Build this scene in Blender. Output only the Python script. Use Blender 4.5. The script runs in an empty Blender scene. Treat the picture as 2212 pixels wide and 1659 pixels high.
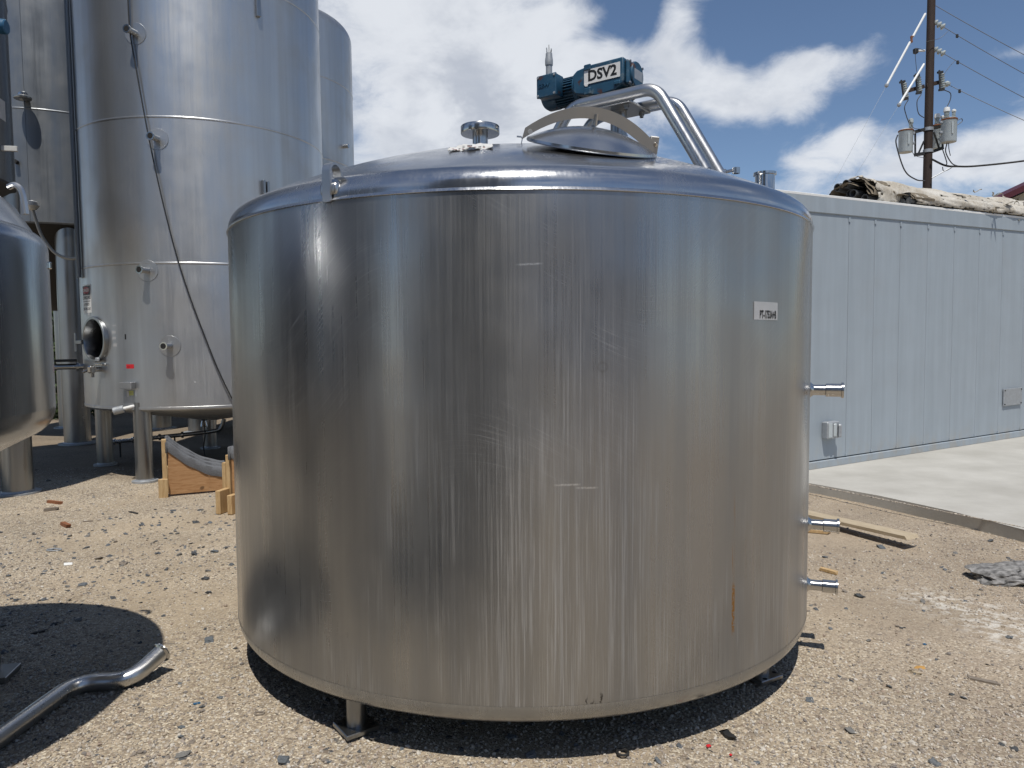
import bpy, bmesh, math, random
import numpy as np
from mathutils import Vector, Matrix
random.seed(7); rng = np.random.default_rng(7)
S = bpy.context.scene
R_ = math.radians
# ------------------------------------------------------------------ camera
CAMH = 1.6; FPX = 1587.3
cam_d = bpy.data.cameras.new('camera'); cam = bpy.data.objects.new('camera', cam_d); S.collection.objects.link(cam)
cam_d.sensor_width = 36.0; cam_d.lens = FPX/2212*36; cam_d.clip_start = 0.05; cam_d.clip_end = 2000
CM = Matrix.Translation((0, 0, CAMH)) @ Matrix.Rotation(R_(90-3.4435), 4, 'X') @ Matrix.Rotation(R_(-0.6516), 4, 'Z')
cam.matrix_world = CM; S.camera = cam
# ------------------------------------------------------------------ light
SUN_EL, SUN_AZ = 67.0, 180.0          # high sun behind the photographer
sd = bpy.data.lights.new('sun', 'SUN'); sd.energy = 3.5; sd.angle = R_(0.53); sd.color = (1.0, 0.955, 0.88)
sun = bpy.data.objects.new('sun', sd); S.collection.objects.link(sun)
sun.rotation_euler = (R_(90-SUN_EL), 0, 0)
sun.location = (0, -5, 12)
S.view_settings.view_transform = 'Standard'; S.view_settings.look = 'None'
S.cycles.max_bounces = 6; S.cycles.diffuse_bounces = 3; S.cycles.glossy_bounces = 4; S.cycles.caustics_reflective = False; S.cycles.caustics_refractive = False
S.view_settings.exposure = 0.18; S.view_settings.gamma = 1.0

C3 = CM.to_3x3()
def ray(u, v): return C3 @ Vector(((u-1106)/FPX, -(v-829)/FPX, -1))
def at(u, v, Y):
    d = ray(u, v); return Vector((0, 0, CAMH)) + d*(Y/d.y)
def grd(u, v, z=0.0):
    d = ray(u, v); return Vector((0, 0, CAMH)) + d*((z-CAMH)/d.z)
def hit(u, v, t, dr=0.0):
    cx, cy, R = t; R += dr; d = ray(u, v); A = d.x**2+d.y**2; B = -(d.x*cx+d.y*cy); Cc = cx*cx+cy*cy-R*R
    D = max(B*B-A*Cc, 0); k = (-B-math.sqrt(D))/A; P = Vector((0, 0, CAMH)) + d*k
    return math.atan2(P.y-cy, P.x-cx), P.z, P

# ------------------------------------------------------------------ node helper
class N:
    def __init__(s, tree): s.t = tree
    def n(s, typ, ins=None, **kw):
        nd = s.t.nodes.new(typ)
        for k, v in kw.items(): setattr(nd, k, v)
        for k, v in (ins or {}).items():
            if isinstance(v, bpy.types.NodeSocket): s.t.links.new(v, nd.inputs[k])
            else: nd.inputs[k].default_value = v
        return nd
    def math(s, op, a, b=0.0, c=0.0, clamp=False):
        nd = s.n('ShaderNodeMath', {0: a, 1: b, 2: c}, operation=op, use_clamp=clamp); return nd.outputs[0]
    def vmath(s, op, a, b=(0, 0, 0)):
        return s.n('ShaderNodeVectorMath', {0: a, 1: b}, operation=op).outputs['Vector']
    def mix(s, f, a, b):
        return s.n('ShaderNodeMix', {0: f, 6: a, 7: b}, data_type='RGBA').outputs[2]
    def rng(s, v, a, b, c=0.0, d=1.0, smooth=False):
        return s.n('ShaderNodeMapRange', {0: v, 1: a, 2: b, 3: c, 4: d}, interpolation_type='SMOOTHSTEP' if smooth else 'LINEAR').outputs[0]
    def noise(s, vec, scale, detail=4.0, rough=0.55, dist=0.0):
        return s.n('ShaderNodeTexNoise', {'Vector': vec, 'Scale': scale, 'Detail': detail, 'Roughness': rough, 'Distortion': dist})
    def sepxyz(s, v): return s.n('ShaderNodeSeparateXYZ', {0: v}).outputs
    def scale(s, v, xyz): return s.n('ShaderNodeVectorMath', {0: v, 1: xyz}, operation='MULTIPLY').outputs['Vector']
def col(c): return (*c, 1.0) if len(c) == 3 else c
def newmat(name):
    m = bpy.data.materials.new(name); m.use_nodes = True; m.node_tree.nodes.clear()
    n = N(m.node_tree); out = n.n('ShaderNodeOutputMaterial'); b = n.n('ShaderNodeBsdfPrincipled')
    m.node_tree.links.new(b.outputs[0], out.inputs[0]); n.out = out
    return m, n, b
def link(n, a, b): n.t.links.new(a, b)

# ------------------------------------------------------------------ world: sky and clouds
W = bpy.data.worlds.new('World'); S.world = W; W.use_nodes = True; W.cycles.sampling_method = 'MANUAL'; W.cycles.sample_map_resolution = 512; W.node_tree.nodes.clear()
w = N(W.node_tree)
sky = w.n('ShaderNodeTexSky', sky_type='NISHITA', sun_disc=False, sun_elevation=R_(SUN_EL), sun_rotation=R_(SUN_AZ),
          altitude=1600.0, air_density=1.0, dust_density=0.1, ozone_density=2.2)
gen = w.n('ShaderNodeTexCoord').outputs['Generated']
dx, dy, dz = w.sepxyz(gen)
den = w.math('ADD', w.math('MAXIMUM', dz, 0.0), 0.36)
pv = w.n('ShaderNodeCombineXYZ', {0: w.math('DIVIDE', dx, den), 1: w.math('DIVIDE', dy, den), 2: 0.37}).outputs[0]
n1 = w.noise(pv, 2.3, 7.0, 0.58, 0.3).outputs[0]
n2 = w.noise(pv, 8.5, 6.0, 0.66, 0.4).outputs[0]
dens = w.math('ADD', w.math('MULTIPLY', n1, 0.62), w.math('MULTIPLY', n2, 0.38))
warp = w.noise(gen, 5.5, 3.0, 0.6); gw = w.vmath('ADD', gen, w.scale(w.vmath('SUBTRACT', warp.outputs['Color'], (.5, .5, .5)), (.17, .17, .12)))
for (u, v, ru, rv, amp) in ((940, 120, 330, 330, .34), (1130, 260, 300, 200, .26), (1240, 60, 130, 150, .16), (1520, 150, 180, 105, .27), (1700, 205, 200, 50, .17),
                            (1790, 125, 120, 40, .16), (1480, 40, 90, 60, .18), (1770, 330, 150, 42, .13), (1890, 290, 70, 40, .16), (2150, 345, 210, 90, .22), (1900, 395, 170, 30, .12),
                            (2190, 95, 60, 30, .12), (1345, 50, 70, 90, -.26), (1830, 30, 330, 75, -.30), (1980, 190, 170, 85, -.24), (1640, 320, 130, 60, -.14), (1590, 250, 50, 30, -.05),
                            (1020, -150, 300, 100, .1)):
    c = ray(u, v).normalized()
    dvec = w.scale(w.vmath('SUBTRACT', gw, tuple(c)), (FPX/ru, 2.2, FPX/rv))
    ln = w.n('ShaderNodeVectorMath', {0: dvec}, operation='LENGTH').outputs['Value']
    dens = w.math('ADD', dens, w.math('MULTIPLY', w.rng(ln, 1.15, 0.0, 0, 1, True), amp))
cov = w.rng(dens, 0.475, 0.74, 0, 1, True)
shade = w.noise(pv, 5.2, 5.0, 0.6, 0.3).outputs[0]
thick = w.rng(dens, 0.6, 0.95, 0, 1, True)
ccol = w.mix(w.math('MULTIPLY', w.rng(shade, .38, .66, 0, 1, True), w.math('ADD', w.math('MULTIPLY', thick, .7), .25)), (0.80, 0.83, 0.88, 1), (0.50, 0.54, 0.62, 1))
bsky = w.n('ShaderNodeBackground', {0: sky.outputs[0], 1: 0.088})
bcl = w.n('ShaderNodeBackground', {0: ccol, 1: 0.86})
mx = w.n('ShaderNodeMixShader', {0: w.math('MULTIPLY', cov, .94), 1: bsky.outputs[0], 2: bcl.outputs[0]})
wo = w.n('ShaderNodeOutputWorld'); link(w, mx.outputs[0], wo.inputs[0])

# ------------------------------------------------------------------ mesh helper
def link_obj(o): S.collection.objects.link(o); return o
class MB:
    def __init__(s, m=None): s.v = []; s.f = []; s.m = m or Matrix.Identity(4)
    def add(s, vs, fs):
        k = len(s.v); s.v += [s.m @ Vector(p) for p in vs]; s.f += [tuple(i+k for i in f) for f in fs]; return s
    def box(s, c, size, bevel=0.0, seg=1):
        if bevel <= 0:
            x, y, z = (q/2 for q in size); c = Vector(c)
            vs = [c+Vector((a*x, b*y, d*z)) for a in (-1, 1) for b in (-1, 1) for d in (-1, 1)]
            return s.add(vs, [(0, 1, 3, 2), (4, 6, 7, 5), (0, 4, 5, 1), (2, 3, 7, 6), (0, 2, 6, 4), (1, 5, 7, 3)])
        bm = bmesh.new(); bmesh.ops.create_cube(bm, size=1.0)
        for q in bm.verts: q.co = Vector((q.co.x*size[0], q.co.y*size[1], q.co.z*size[2]))
        bmesh.ops.bevel(bm, geom=bm.edges[:], offset=bevel, segments=seg, affect='EDGES', profile=0.5)
        bm.verts.ensure_lookup_table()
        s.add([q.co+Vector(c) for q in bm.verts], [[q.index for q in f.verts] for f in bm.faces]); bm.free(); return s
    def lathe(s, prof, seg=48, c=(0, 0, 0), a0=0.0, a1=2*math.pi):
        full = abs(a1-a0-2*math.pi) < 1e-6; n = seg if full else seg+1; vs = []; fs = []; rows = []
        for r, z in prof:
            if r < 1e-6: rows.append([len(vs)]); vs.append((c[0], c[1], c[2]+z)); continue
            row = []
            for i in range(n):
                a = a0+(a1-a0)*i/seg; row.append(len(vs)); vs.append((c[0]+r*math.cos(a), c[1]+r*math.sin(a), c[2]+z))
            rows.append(row)
        for A, B in zip(rows, rows[1:]):
            for i in range(seg):
                j = (i+1) % n
                if len(A) == 1 and len(B) == 1: continue
                if len(A) == 1: fs.append((A[0], B[j], B[i]))
                elif len(B) == 1: fs.append((A[i], A[j], B[0]))
                else: fs.append((A[i], A[j], B[j], B[i]))
        return s.add(vs, fs)
    def tube(s, path, r, seg=12, caps=True, closed=False):
        P = [Vector(p) for p in path]; n = len(P); rs = r if isinstance(r, (list, tuple)) else [r]*n
        T = []
        for i in range(n):
            a = P[i-1] if (i > 0 or closed) else P[i]; b = P[(i+1) % n] if (i < n-1 or closed) else P[i]; T.append((b-a).normalized())
        up = Vector((0, 0, 1)) if abs(T[0].z) < .9 else Vector((1, 0, 0))
        x = T[0].cross(up).normalized(); vs = []; fs = []
        for i in range(n):
            x = (x - T[i]*x.dot(T[i])).normalized(); y = T[i].cross(x)
            for k in range(seg):
                a = 2*math.pi*k/seg; vs.append(P[i]+(x*math.cos(a)+y*math.sin(a))*rs[i])
        m = n if closed else n-1
        for i in range(m):
            for k in range(seg):
                a, b = i*seg, ((i+1) % n)*seg; j = (k+1) % seg; fs.append((a+k, a+j, b+j, b+k))
        if caps and not closed: fs.append(tuple(range(seg-1, -1, -1))); fs.append(tuple((n-1)*seg+k for k in range(seg)))
        return s.add(vs, fs)
    def strap(s, path, wd, w_, t):
        P = [Vector(p) for p in path]; wd = Vector(wd).normalized(); vs = []; fs = []; n = len(P)
        for i in range(n):
            d = (P[min(i+1, n-1)]-P[max(i-1, 0)]).normalized(); nn = d.cross(wd).normalized()
            for a, b in ((-1, -1), (1, -1), (1, 1), (-1, 1)): vs.append(P[i]+wd*a*w_/2+nn*b*t/2)
        for i in range(n-1):
            for k in range(4):
                j = (k+1) % 4; fs.append((i*4+k, i*4+j, i*4+4+j, i*4+4+k))
        fs.append((3, 2, 1, 0)); fs.append(tuple((n-1)*4+k for k in range(4))); return s.add(vs, fs)
    def prism(s, poly, d0, d1, plane='xz'):
        n = len(poly)
        def P(a, b, d): return {'xz': (a, d, b), 'xy': (a, b, d), 'yz': (d, a, b)}[plane]
        vs = [P(a, b, d0) for a, b in poly]+[P(a, b, d1) for a, b in poly]
        fs = [tuple(range(n))[::-1], tuple(range(n, 2*n))]+[(i, (i+1) % n, n+(i+1) % n, n+i) for i in range(n)]
        return s.add(vs, fs)
    def build(s, name, mat, parent=None, smooth=35, org=None):
        o = org or Vector((0, 0, 0)); me = bpy.data.meshes.new(name)
        me.from_pydata([tuple(p-o) for p in s.v], [], s.f)
        bm = bmesh.new(); bm.from_mesh(me); bmesh.ops.recalc_face_normals(bm, faces=bm.faces); bm.to_mesh(me); bm.free()
        if smooth:
            me.polygons.foreach_set('use_smooth', [True]*len(me.polygons)); me.set_sharp_from_angle(angle=R_(smooth))
        me.materials.append(mat); ob = bpy.data.objects.new(name, me); link_obj(ob)
        if parent: ob.parent = parent
        return ob
def thing(name, label, cat, loc=(0, 0, 0), rot=(0, 0, 0), group=None):
    o = bpy.data.objects.new(name, None); link_obj(o); o.empty_display_size = .1; o.location = loc; o.rotation_euler = rot
    o['label'] = label; o['category'] = cat
    if group: o['group'] = group
    return o
def tag(o, label=None, cat=None, group=None, kind=None):
    if label: o['label'] = label
    if cat: o['category'] = cat
    if group: o['group'] = group
    if kind: o['kind'] = kind
    return o
def at_origin(o):
    """move a one-mesh thing's origin to the middle of its base"""
    me = o.data; n = len(me.vertices); a = np.empty(n*3, np.float32); me.vertices.foreach_get('co', a); a = a.reshape(-1, 3)
    c = np.array([(a[:, 0].min()+a[:, 0].max())/2, (a[:, 1].min()+a[:, 1].max())/2, a[:, 2].min()]); a -= c
    me.vertices.foreach_set('co', a.ravel()); me.update(); o.location = tuple(c); return o
def fillet(pts, r, n=7):
    P = [Vector(p) for p in pts]; out = [P[0]]
    for i in range(1, len(P)-1):
        a = (P[i-1]-P[i]); b = (P[i+1]-P[i]); d = min(r, a.length*.48, b.length*.48); p0 = P[i]+a.normalized()*d; p1 = P[i]+b.normalized()*d
        for k in range(n+1):
            t = k/n; out.append(p0*(1-t)**2+P[i]*2*t*(1-t)+p1*t*t)
    out.append(P[-1]); return out
def spline(pts, n=8):
    P = [Vector(p) for p in pts]; P = [P[0]*2-P[1]]+P+[P[-1]*2-P[-2]]; out = []
    for i in range(1, len(P)-2):
        for k in range(n):
            t = k/n; a, b, c, d = P[i-1], P[i], P[i+1], P[i+2]
            out.append(.5*((2*b)+(c-a)*t+(2*a-5*b+4*c-d)*t*t+(3*b-a-3*c+d)*t**3))
    out.append(P[-2]); return out
def text_mesh(name, txt, size, mat, parent, fn, extrude=0.0, sx=1.0, bold=0.0, align='CENTER'):
    """flat lettering; fn maps (x, y, depth) of the letters to a point in the parent's space"""
    cu = bpy.data.curves.new(name, 'FONT'); cu.body = txt; cu.size = size; cu.align_x = align; cu.align_y = 'CENTER'; cu.offset = bold; cu.extrude = extrude; cu.resolution_u = 3
    tmp = bpy.data.objects.new('tmp_text', cu); link_obj(tmp)
    dg = bpy.context.evaluated_depsgraph_get(); dg.update(); me = bpy.data.meshes.new_from_object(tmp.evaluated_get(dg))
    bpy.data.objects.remove(tmp); bpy.data.curves.remove(cu)
    for q in me.vertices: q.co = fn(q.co.x*sx, q.co.y, q.co.z)
    me.name = name; me.materials.clear(); me.materials.append(mat); o = bpy.data.objects.new(name, me); link_obj(o); o.parent = parent; return o

# ------------------------------------------------------------------ materials
def plain(name, c, rough=.6, metal=0.0, var=.12, scale=30.0, bump=0.0, spec=.5):
    m, n, b = newmat(name); oc = n.n('ShaderNodeTexCoord').outputs['Object']
    ns = n.noise(oc, scale, 5.0).outputs[0]
    k = n.rng(ns, .25, .75, 1-var, 1+var)
    cc = n.n('ShaderNodeVectorMath', {0: tuple(c), 3: k}, operation='SCALE').outputs['Vector']
    link(n, cc, b.inputs['Base Color']); b.inputs['Metallic'].default_value = metal
    link(n, n.rng(ns, .3, .7, rough-.07, rough+.07), b.inputs['Roughness']); b.inputs['Specular IOR Level'].default_value = spec
    if bump: link(n, n.n('ShaderNodeBump', {'Strength': bump, 'Distance': .005, 'Height': ns}).outputs[0], b.inputs['Normal'])
    return m
def steel(name, c=(.56, .555, .545), rough=.3, streak=.5, stain=.0, aniso=.5, wav=.05, grime=(.34, .31, .27), extra=None, swirl=0.0, lowz=1.2, film=.0):
    """stainless sheet: polish lines, run marks down the wall, water spots and slight oil-canning"""
    m, n, b = newmat(name); oc = n.n('ShaderNodeTexCoord').outputs['Object']
    seed = n.math('MULTIPLY', n.n('ShaderNodeObjectInfo').outputs['Random'], 17.0)
    sv = n.n('ShaderNodeVectorMath', {0: oc, 1: n.n('ShaderNodeCombineXYZ', {2: seed}).outputs[0]}, operation='ADD').outputs['Vector']
    fine = n.noise(n.scale(sv, (105, 105, 1.1)), 1.0, 3.0, .7).outputs[0]
    wide = n.noise(n.scale(sv, (7, 7, .22)), 1.0, 3.0, .6).outputs[0]
    blot = n.noise(sv, 2.2, 3.0, .6).outputs[0]
    spot = n.noise(sv, 55.0, 3.0, .7).outputs[0]
    x, y, z = n.sepxyz(oc)
    fine2 = n.noise(n.scale(sv, (190, 190, 2.4)), 1.0, 3.0, .65).outputs[0]; patch = n.noise(n.scale(sv, (2.1, 2.1, .75)), 1.0, 4.0, .65).outputs[0]
    run = n.math('MULTIPLY', n.math('MAXIMUM', n.rng(fine, .54, .74, 0, 1, True), n.math('MULTIPLY', n.rng(fine2, .48, .66, 0, 1, True), .75)), n.rng(patch, .42, .58, 0, 1, True))
    fade = n.rng(z, lowz+.9, lowz-.7, .15, 1.0)
    run = n.math('MULTIPLY', run, fade)
    base = n.mix(n.math('MULTIPLY', n.rng(wide, .35, .7, 0, 1), streak), col(c), col(tuple(q*.72 for q in c)))
    base = n.mix(n.math('MULTIPLY', n.rng(blot, .45, .75, 0, 1, True), .35*streak), base, col(grime))
    rg = n.math('ADD', n.math('ADD', n.rng(wide, .3, .7, rough-.05, rough+.07), n.rng(fine, .3, .7, -.03, .04)), n.rng(blot, .4, .7, -.03, .05))
    metal = 1.0
    if stain > 0:
        sf = n.math('MULTIPLY', run, stain)
        base = n.mix(sf, base, (.50, .495, .485, 1)); metal = n.math('SUBTRACT', 1.0-film, n.math('MULTIPLY', sf, .35))
        rg = n.math('ADD', rg, n.math('MULTIPLY', sf, .25)); link(n, metal, b.inputs['Metallic'])
    else: b.inputs['Metallic'].default_value = 1.0-film
    if extra: base = extra(n, oc, base, b)
    if swirl > 0:
        an = n.math('ARCTAN2', y, x); zc_ = n.math('ADD', z, n.math('MULTIPLY', n.math('SINE', n.math('ADD', n.math('MULTIPLY', an, 5.5), n.math('MULTIPLY', z, 1.3))), .22))
        wv = n.noise(n.n('ShaderNodeCombineXYZ', {0: n.math('MULTIPLY', an, 7.0), 1: n.math('MULTIPLY', zc_, 210.0)}).outputs[0], 1.0, 3.0, .6).outputs[0]
        msk = n.math('MULTIPLY', n.rng(wv, .55, .70, 0, 1, True), n.rng(n.noise(sv, 1.3, 2.0).outputs[0], .42, .60, 0, 1, True)); msk = n.math('MULTIPLY', msk, n.rng(z, .95, 1.5, .12, 1.0, True))
        rg = n.math('ADD', rg, n.math('MULTIPLY', msk, swirl*.3)); base = n.mix(n.math('MULTIPLY', msk, swirl*.35), base, (.74, .74, .74, 1))
    link(n, base, b.inputs['Base Color']); link(n, rg, b.inputs['Roughness'])
    if aniso:
        tg = n.n('ShaderNodeTangent', direction_type='RADIAL', axis='Z'); link(n, tg.outputs[0], b.inputs['Tangent'])
        b.inputs['Anisotropic'].default_value = aniso; b.inputs['Anisotropic Rotation'].default_value = .25
    hw = n.math('ADD', n.noise(n.scale(sv, (1, 1, .8)), 1.6, 2.0, .4).outputs[0], n.math('MULTIPLY', fine, .012))
    link(n, n.n('ShaderNodeBump', {'Strength': 1.0, 'Distance': wav, 'Height': hw}).outputs[0], b.inputs['Normal'])
    return m
MAIN = (.0376, 4.148, 1.524); TB = (-4.015, 9.86, 1.5); TA = (-7.8, 13.0, 1.65); TC = (-4.34, 13.5, 1.5); TE = (-6.41, 7.145, 1.4); TL = (-2.82, 2.6, 1.02)
def main_marks(n, oc, base, b):
    x, y, z = n.sepxyz(oc); ang = n.math('ARCTAN2', y, x); ns = n.noise(n.scale(oc, (60, 60, 3)), 1.0, 4.0, .7).outputs[0]; nf = n.noise(oc, 130.0, 3.0).outputs[0]
    def band(a, wd, z0, z1, soft=.05):
        d = n.math('ABSOLUTE', n.math('SUBTRACT', ang, R_(a))); s = n.rng(d, wd, wd*.25, 0, 1, True)
        return n.math('MULTIPLY', n.math('MULTIPLY', s, n.rng(z, z0, z0+soft, 0, 1, True)), n.rng(z, z1, z1-soft, 0, 1, True))
    r1 = n.math('MULTIPLY', band(-56.9, .0085, .40, .64), n.rng(nf, .36, .5, 0, 1)); r2 = n.math('MULTIPLY', band(-57.0, .0075, .60, 1.02, .15), n.rng(ns, .46, .56, 0, .8))
    base = n.mix(n.math('MAXIMUM', r1, r2), base, (.36, .195, .06, 1))
    ang0 = ang; ang = n.math('ADD', ang, n.math('MULTIPLY', n.math('SUBTRACT', n.noise(oc, 45.0, 3.0, .6).outputs[0], .5), .022))
    for a, z0, zt in ((-81.5, .18, .285), (-80.7, .20, .27), (-80.2, .17, .262), (-79.4, .175, .295)):
        base = n.mix(n.math('MULTIPLY', band(a, .0040, z0, zt, .03), n.rng(nf, .3, .5, .3, .85)), base, (.035, .03, .025, 1))
    ang = ang0
    seam = n.math('MULTIPLY', band(-74.4, .002, 1.2, 2.1, .3), .5); base = n.mix(seam, base, (.3, .3, .3, 1))
    d2 = n.math('ADD', n.math('POWER', n.math('MULTIPLY', n.math('SUBTRACT', ang, R_(-79.3)), 1.524), 2.0), n.math('POWER', n.math('SUBTRACT', z, 1.494), 2.0))
    ring = n.math('SUBTRACT', 1.0, n.rng(n.math('ABSOLUTE', n.math('SUBTRACT', n.math('SQRT', d2), .016)), .002, .007, 0, 1)); base = n.mix(n.math('MULTIPLY', ring, .35), base, (.25, .24, .22, 1))
    for a, wd, zc, sl, amt in ((-89.3, .034, 1.862, .05, .6), (-84.2, .035, 1.068, .0, .5), (-81.5, .03, 1.055, -.02, .5)):
        da = n.math('SUBTRACT', ang, R_(a)); zz = n.math('ABSOLUTE', n.math('SUBTRACT', n.math('SUBTRACT', z, zc), n.math('MULTIPLY', da, sl*1.5)))
        sc = n.math('MULTIPLY', n.rng(zz, .005, .001, 0, 1), n.rng(n.math('ABSOLUTE', da), wd, wd*.6, 0, 1)); sc = n.math('MULTIPLY', sc, n.rng(nf, .35, .55, .2, 1)); base = n.mix(n.math('MULTIPLY', sc, amt), base, (.9, .9, .9, 1))
    return base
M_shell = steel('main_shell_steel', (.375, .378, .382), .30, .75, .7, .45, .03, extra=main_marks, swirl=.6, lowz=1.0, film=.06)
M_dome = steel('dome_steel', (.50, .51, .525), .20, .3, 0, .0, .012, film=.04)
M_strip = steel('lower_edge_steel', (.38, .39, .40), .27, .5, .4, .3, .02, film=.06)
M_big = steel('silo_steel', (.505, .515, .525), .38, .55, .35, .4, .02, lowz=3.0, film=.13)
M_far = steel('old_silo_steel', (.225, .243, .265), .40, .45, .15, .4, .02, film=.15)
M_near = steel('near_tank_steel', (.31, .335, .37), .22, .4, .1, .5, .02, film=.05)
M_dull = steel('dull_plate', (.46, .46, .455), .42, .3, 0, 0, .004, film=.4)
M_pipe = steel('polished_tube', (.54, .535, .525), .17, .2, 0, 0, .004)
M_frame = steel('satin_tube', (.56, .56, .555), .3, .2, 0, 0, .004)
M_leg = steel('leg_steel', (.33, .34, .35), .32, .5, .0, 0, .008)
M_cone_shade = plain('cone_painted_shade', (.035, .034, .033), .6, metal=.2)  # shade on the steel cones of the raised silos, put into the colour
M_dark = plain('dark_opening', (.012, .012, .012), .8)
M_black = plain('black_rubber', (.022, .022, .022), .55)
M_white = plain('white_paint', (.78, .78, .76), .5, var=.05)
M_wlabel = plain('white_label', (.80, .80, .79), .45, var=.04, scale=12)
M_glabel = plain('grey_foil_label', (.50, .50, .51), .4, metal=.25, var=.12, scale=14)
M_ink = plain('black_ink', (.012, .012, .012), .5)
M_redink = plain('red_ink', (.42, .03, .03), .5)
M_red = plain('red_sticker', (.62, .02, .03), .5, var=.08)
M_blue = plain('blue_cap', (.02, .10, .20), .5)
def motor_paint():
    m, n, b = newmat('worn_blue_paint'); oc = n.n('ShaderNodeTexCoord').outputs['Object']
    a = n.noise(oc, 26.0, 7.0, .65).outputs[0]; c = n.noise(oc, 7.0, 4.0).outputs[0]
    base = n.mix(n.rng(c, .3, .7), (.010, .052, .105, 1), (.022, .088, .155, 1))
    base = n.mix(n.math('MULTIPLY', n.rng(a, .55, .68, 0, 1, True), .7), base, (.12, .17, .20, 1))
    base = n.mix(n.math('MULTIPLY', n.rng(n.noise(oc, 15.0, 5.0, .6).outputs[0], .61, .66, 0, 1, True), .9), base, (.075, .028, .016, 1))
    link(n, base, b.inputs['Base Color']); link(n, n.rng(a, .3, .7, .32, .6), b.inputs['Roughness'])
    link(n, n.n('ShaderNodeBump', {'Strength': .35, 'Distance': .003, 'Height': a}).outputs[0], b.inputs['Normal']); return m
M_motor = motor_paint()
def wood(name, c0, c1, sc=(1.2, 14, 14), rough=.7):
    m, n, b = newmat(name); oc = n.n('ShaderNodeTexCoord').outputs['Object']
    dv = n.vmath('ADD', n.scale(oc, sc), n.scale(n.noise(oc, 3.0, 3.0).outputs['Color'], (1.2, 1.2, 1.2)))
    g = n.noise(dv, 3.0, 6.0, .65, .6).outputs[0]; k = n.noise(oc, 5.0, 2.0).outputs[0]
    base = n.mix(n.rng(g, .35, .68), col(c0), col(c1)); base = n.mix(n.rng(k, .70, .76, 0, .8, True), base, col(tuple(q*.3 for q in c1)))
    link(n, base, b.inputs['Base Color']); b.inputs['Roughness'].default_value = rough
    link(n, n.n('ShaderNodeBump', {'Strength': .3, 'Distance': .002, 'Height': g}).outputs[0], b.inputs['Normal']); return m
M_ply = wood('plywood', (.46, .265, .125), (.33, .165, .065), (2, 2, 22))
M_lumber = wood('sawn_lumber', (.56, .40, .21), (.40, .25, .11), (22, 22, 2))
M_plank = wood('weathered_plank', (.50, .42, .30), (.36, .28, .18), (2, 24, 24))
M_greywood = wood('grey_wood', (.26, .22, .18), (.16, .13, .10), (2, 24, 24))
M_polewood = wood('creosote_pole', (.045, .026, .018), (.02, .011, .008), (16, 16, .7), .75)
M_carpet = plain('grey_carpet', (.15, .155, .165), .95, var=.35, scale=140, bump=.9, spec=.1)
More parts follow.
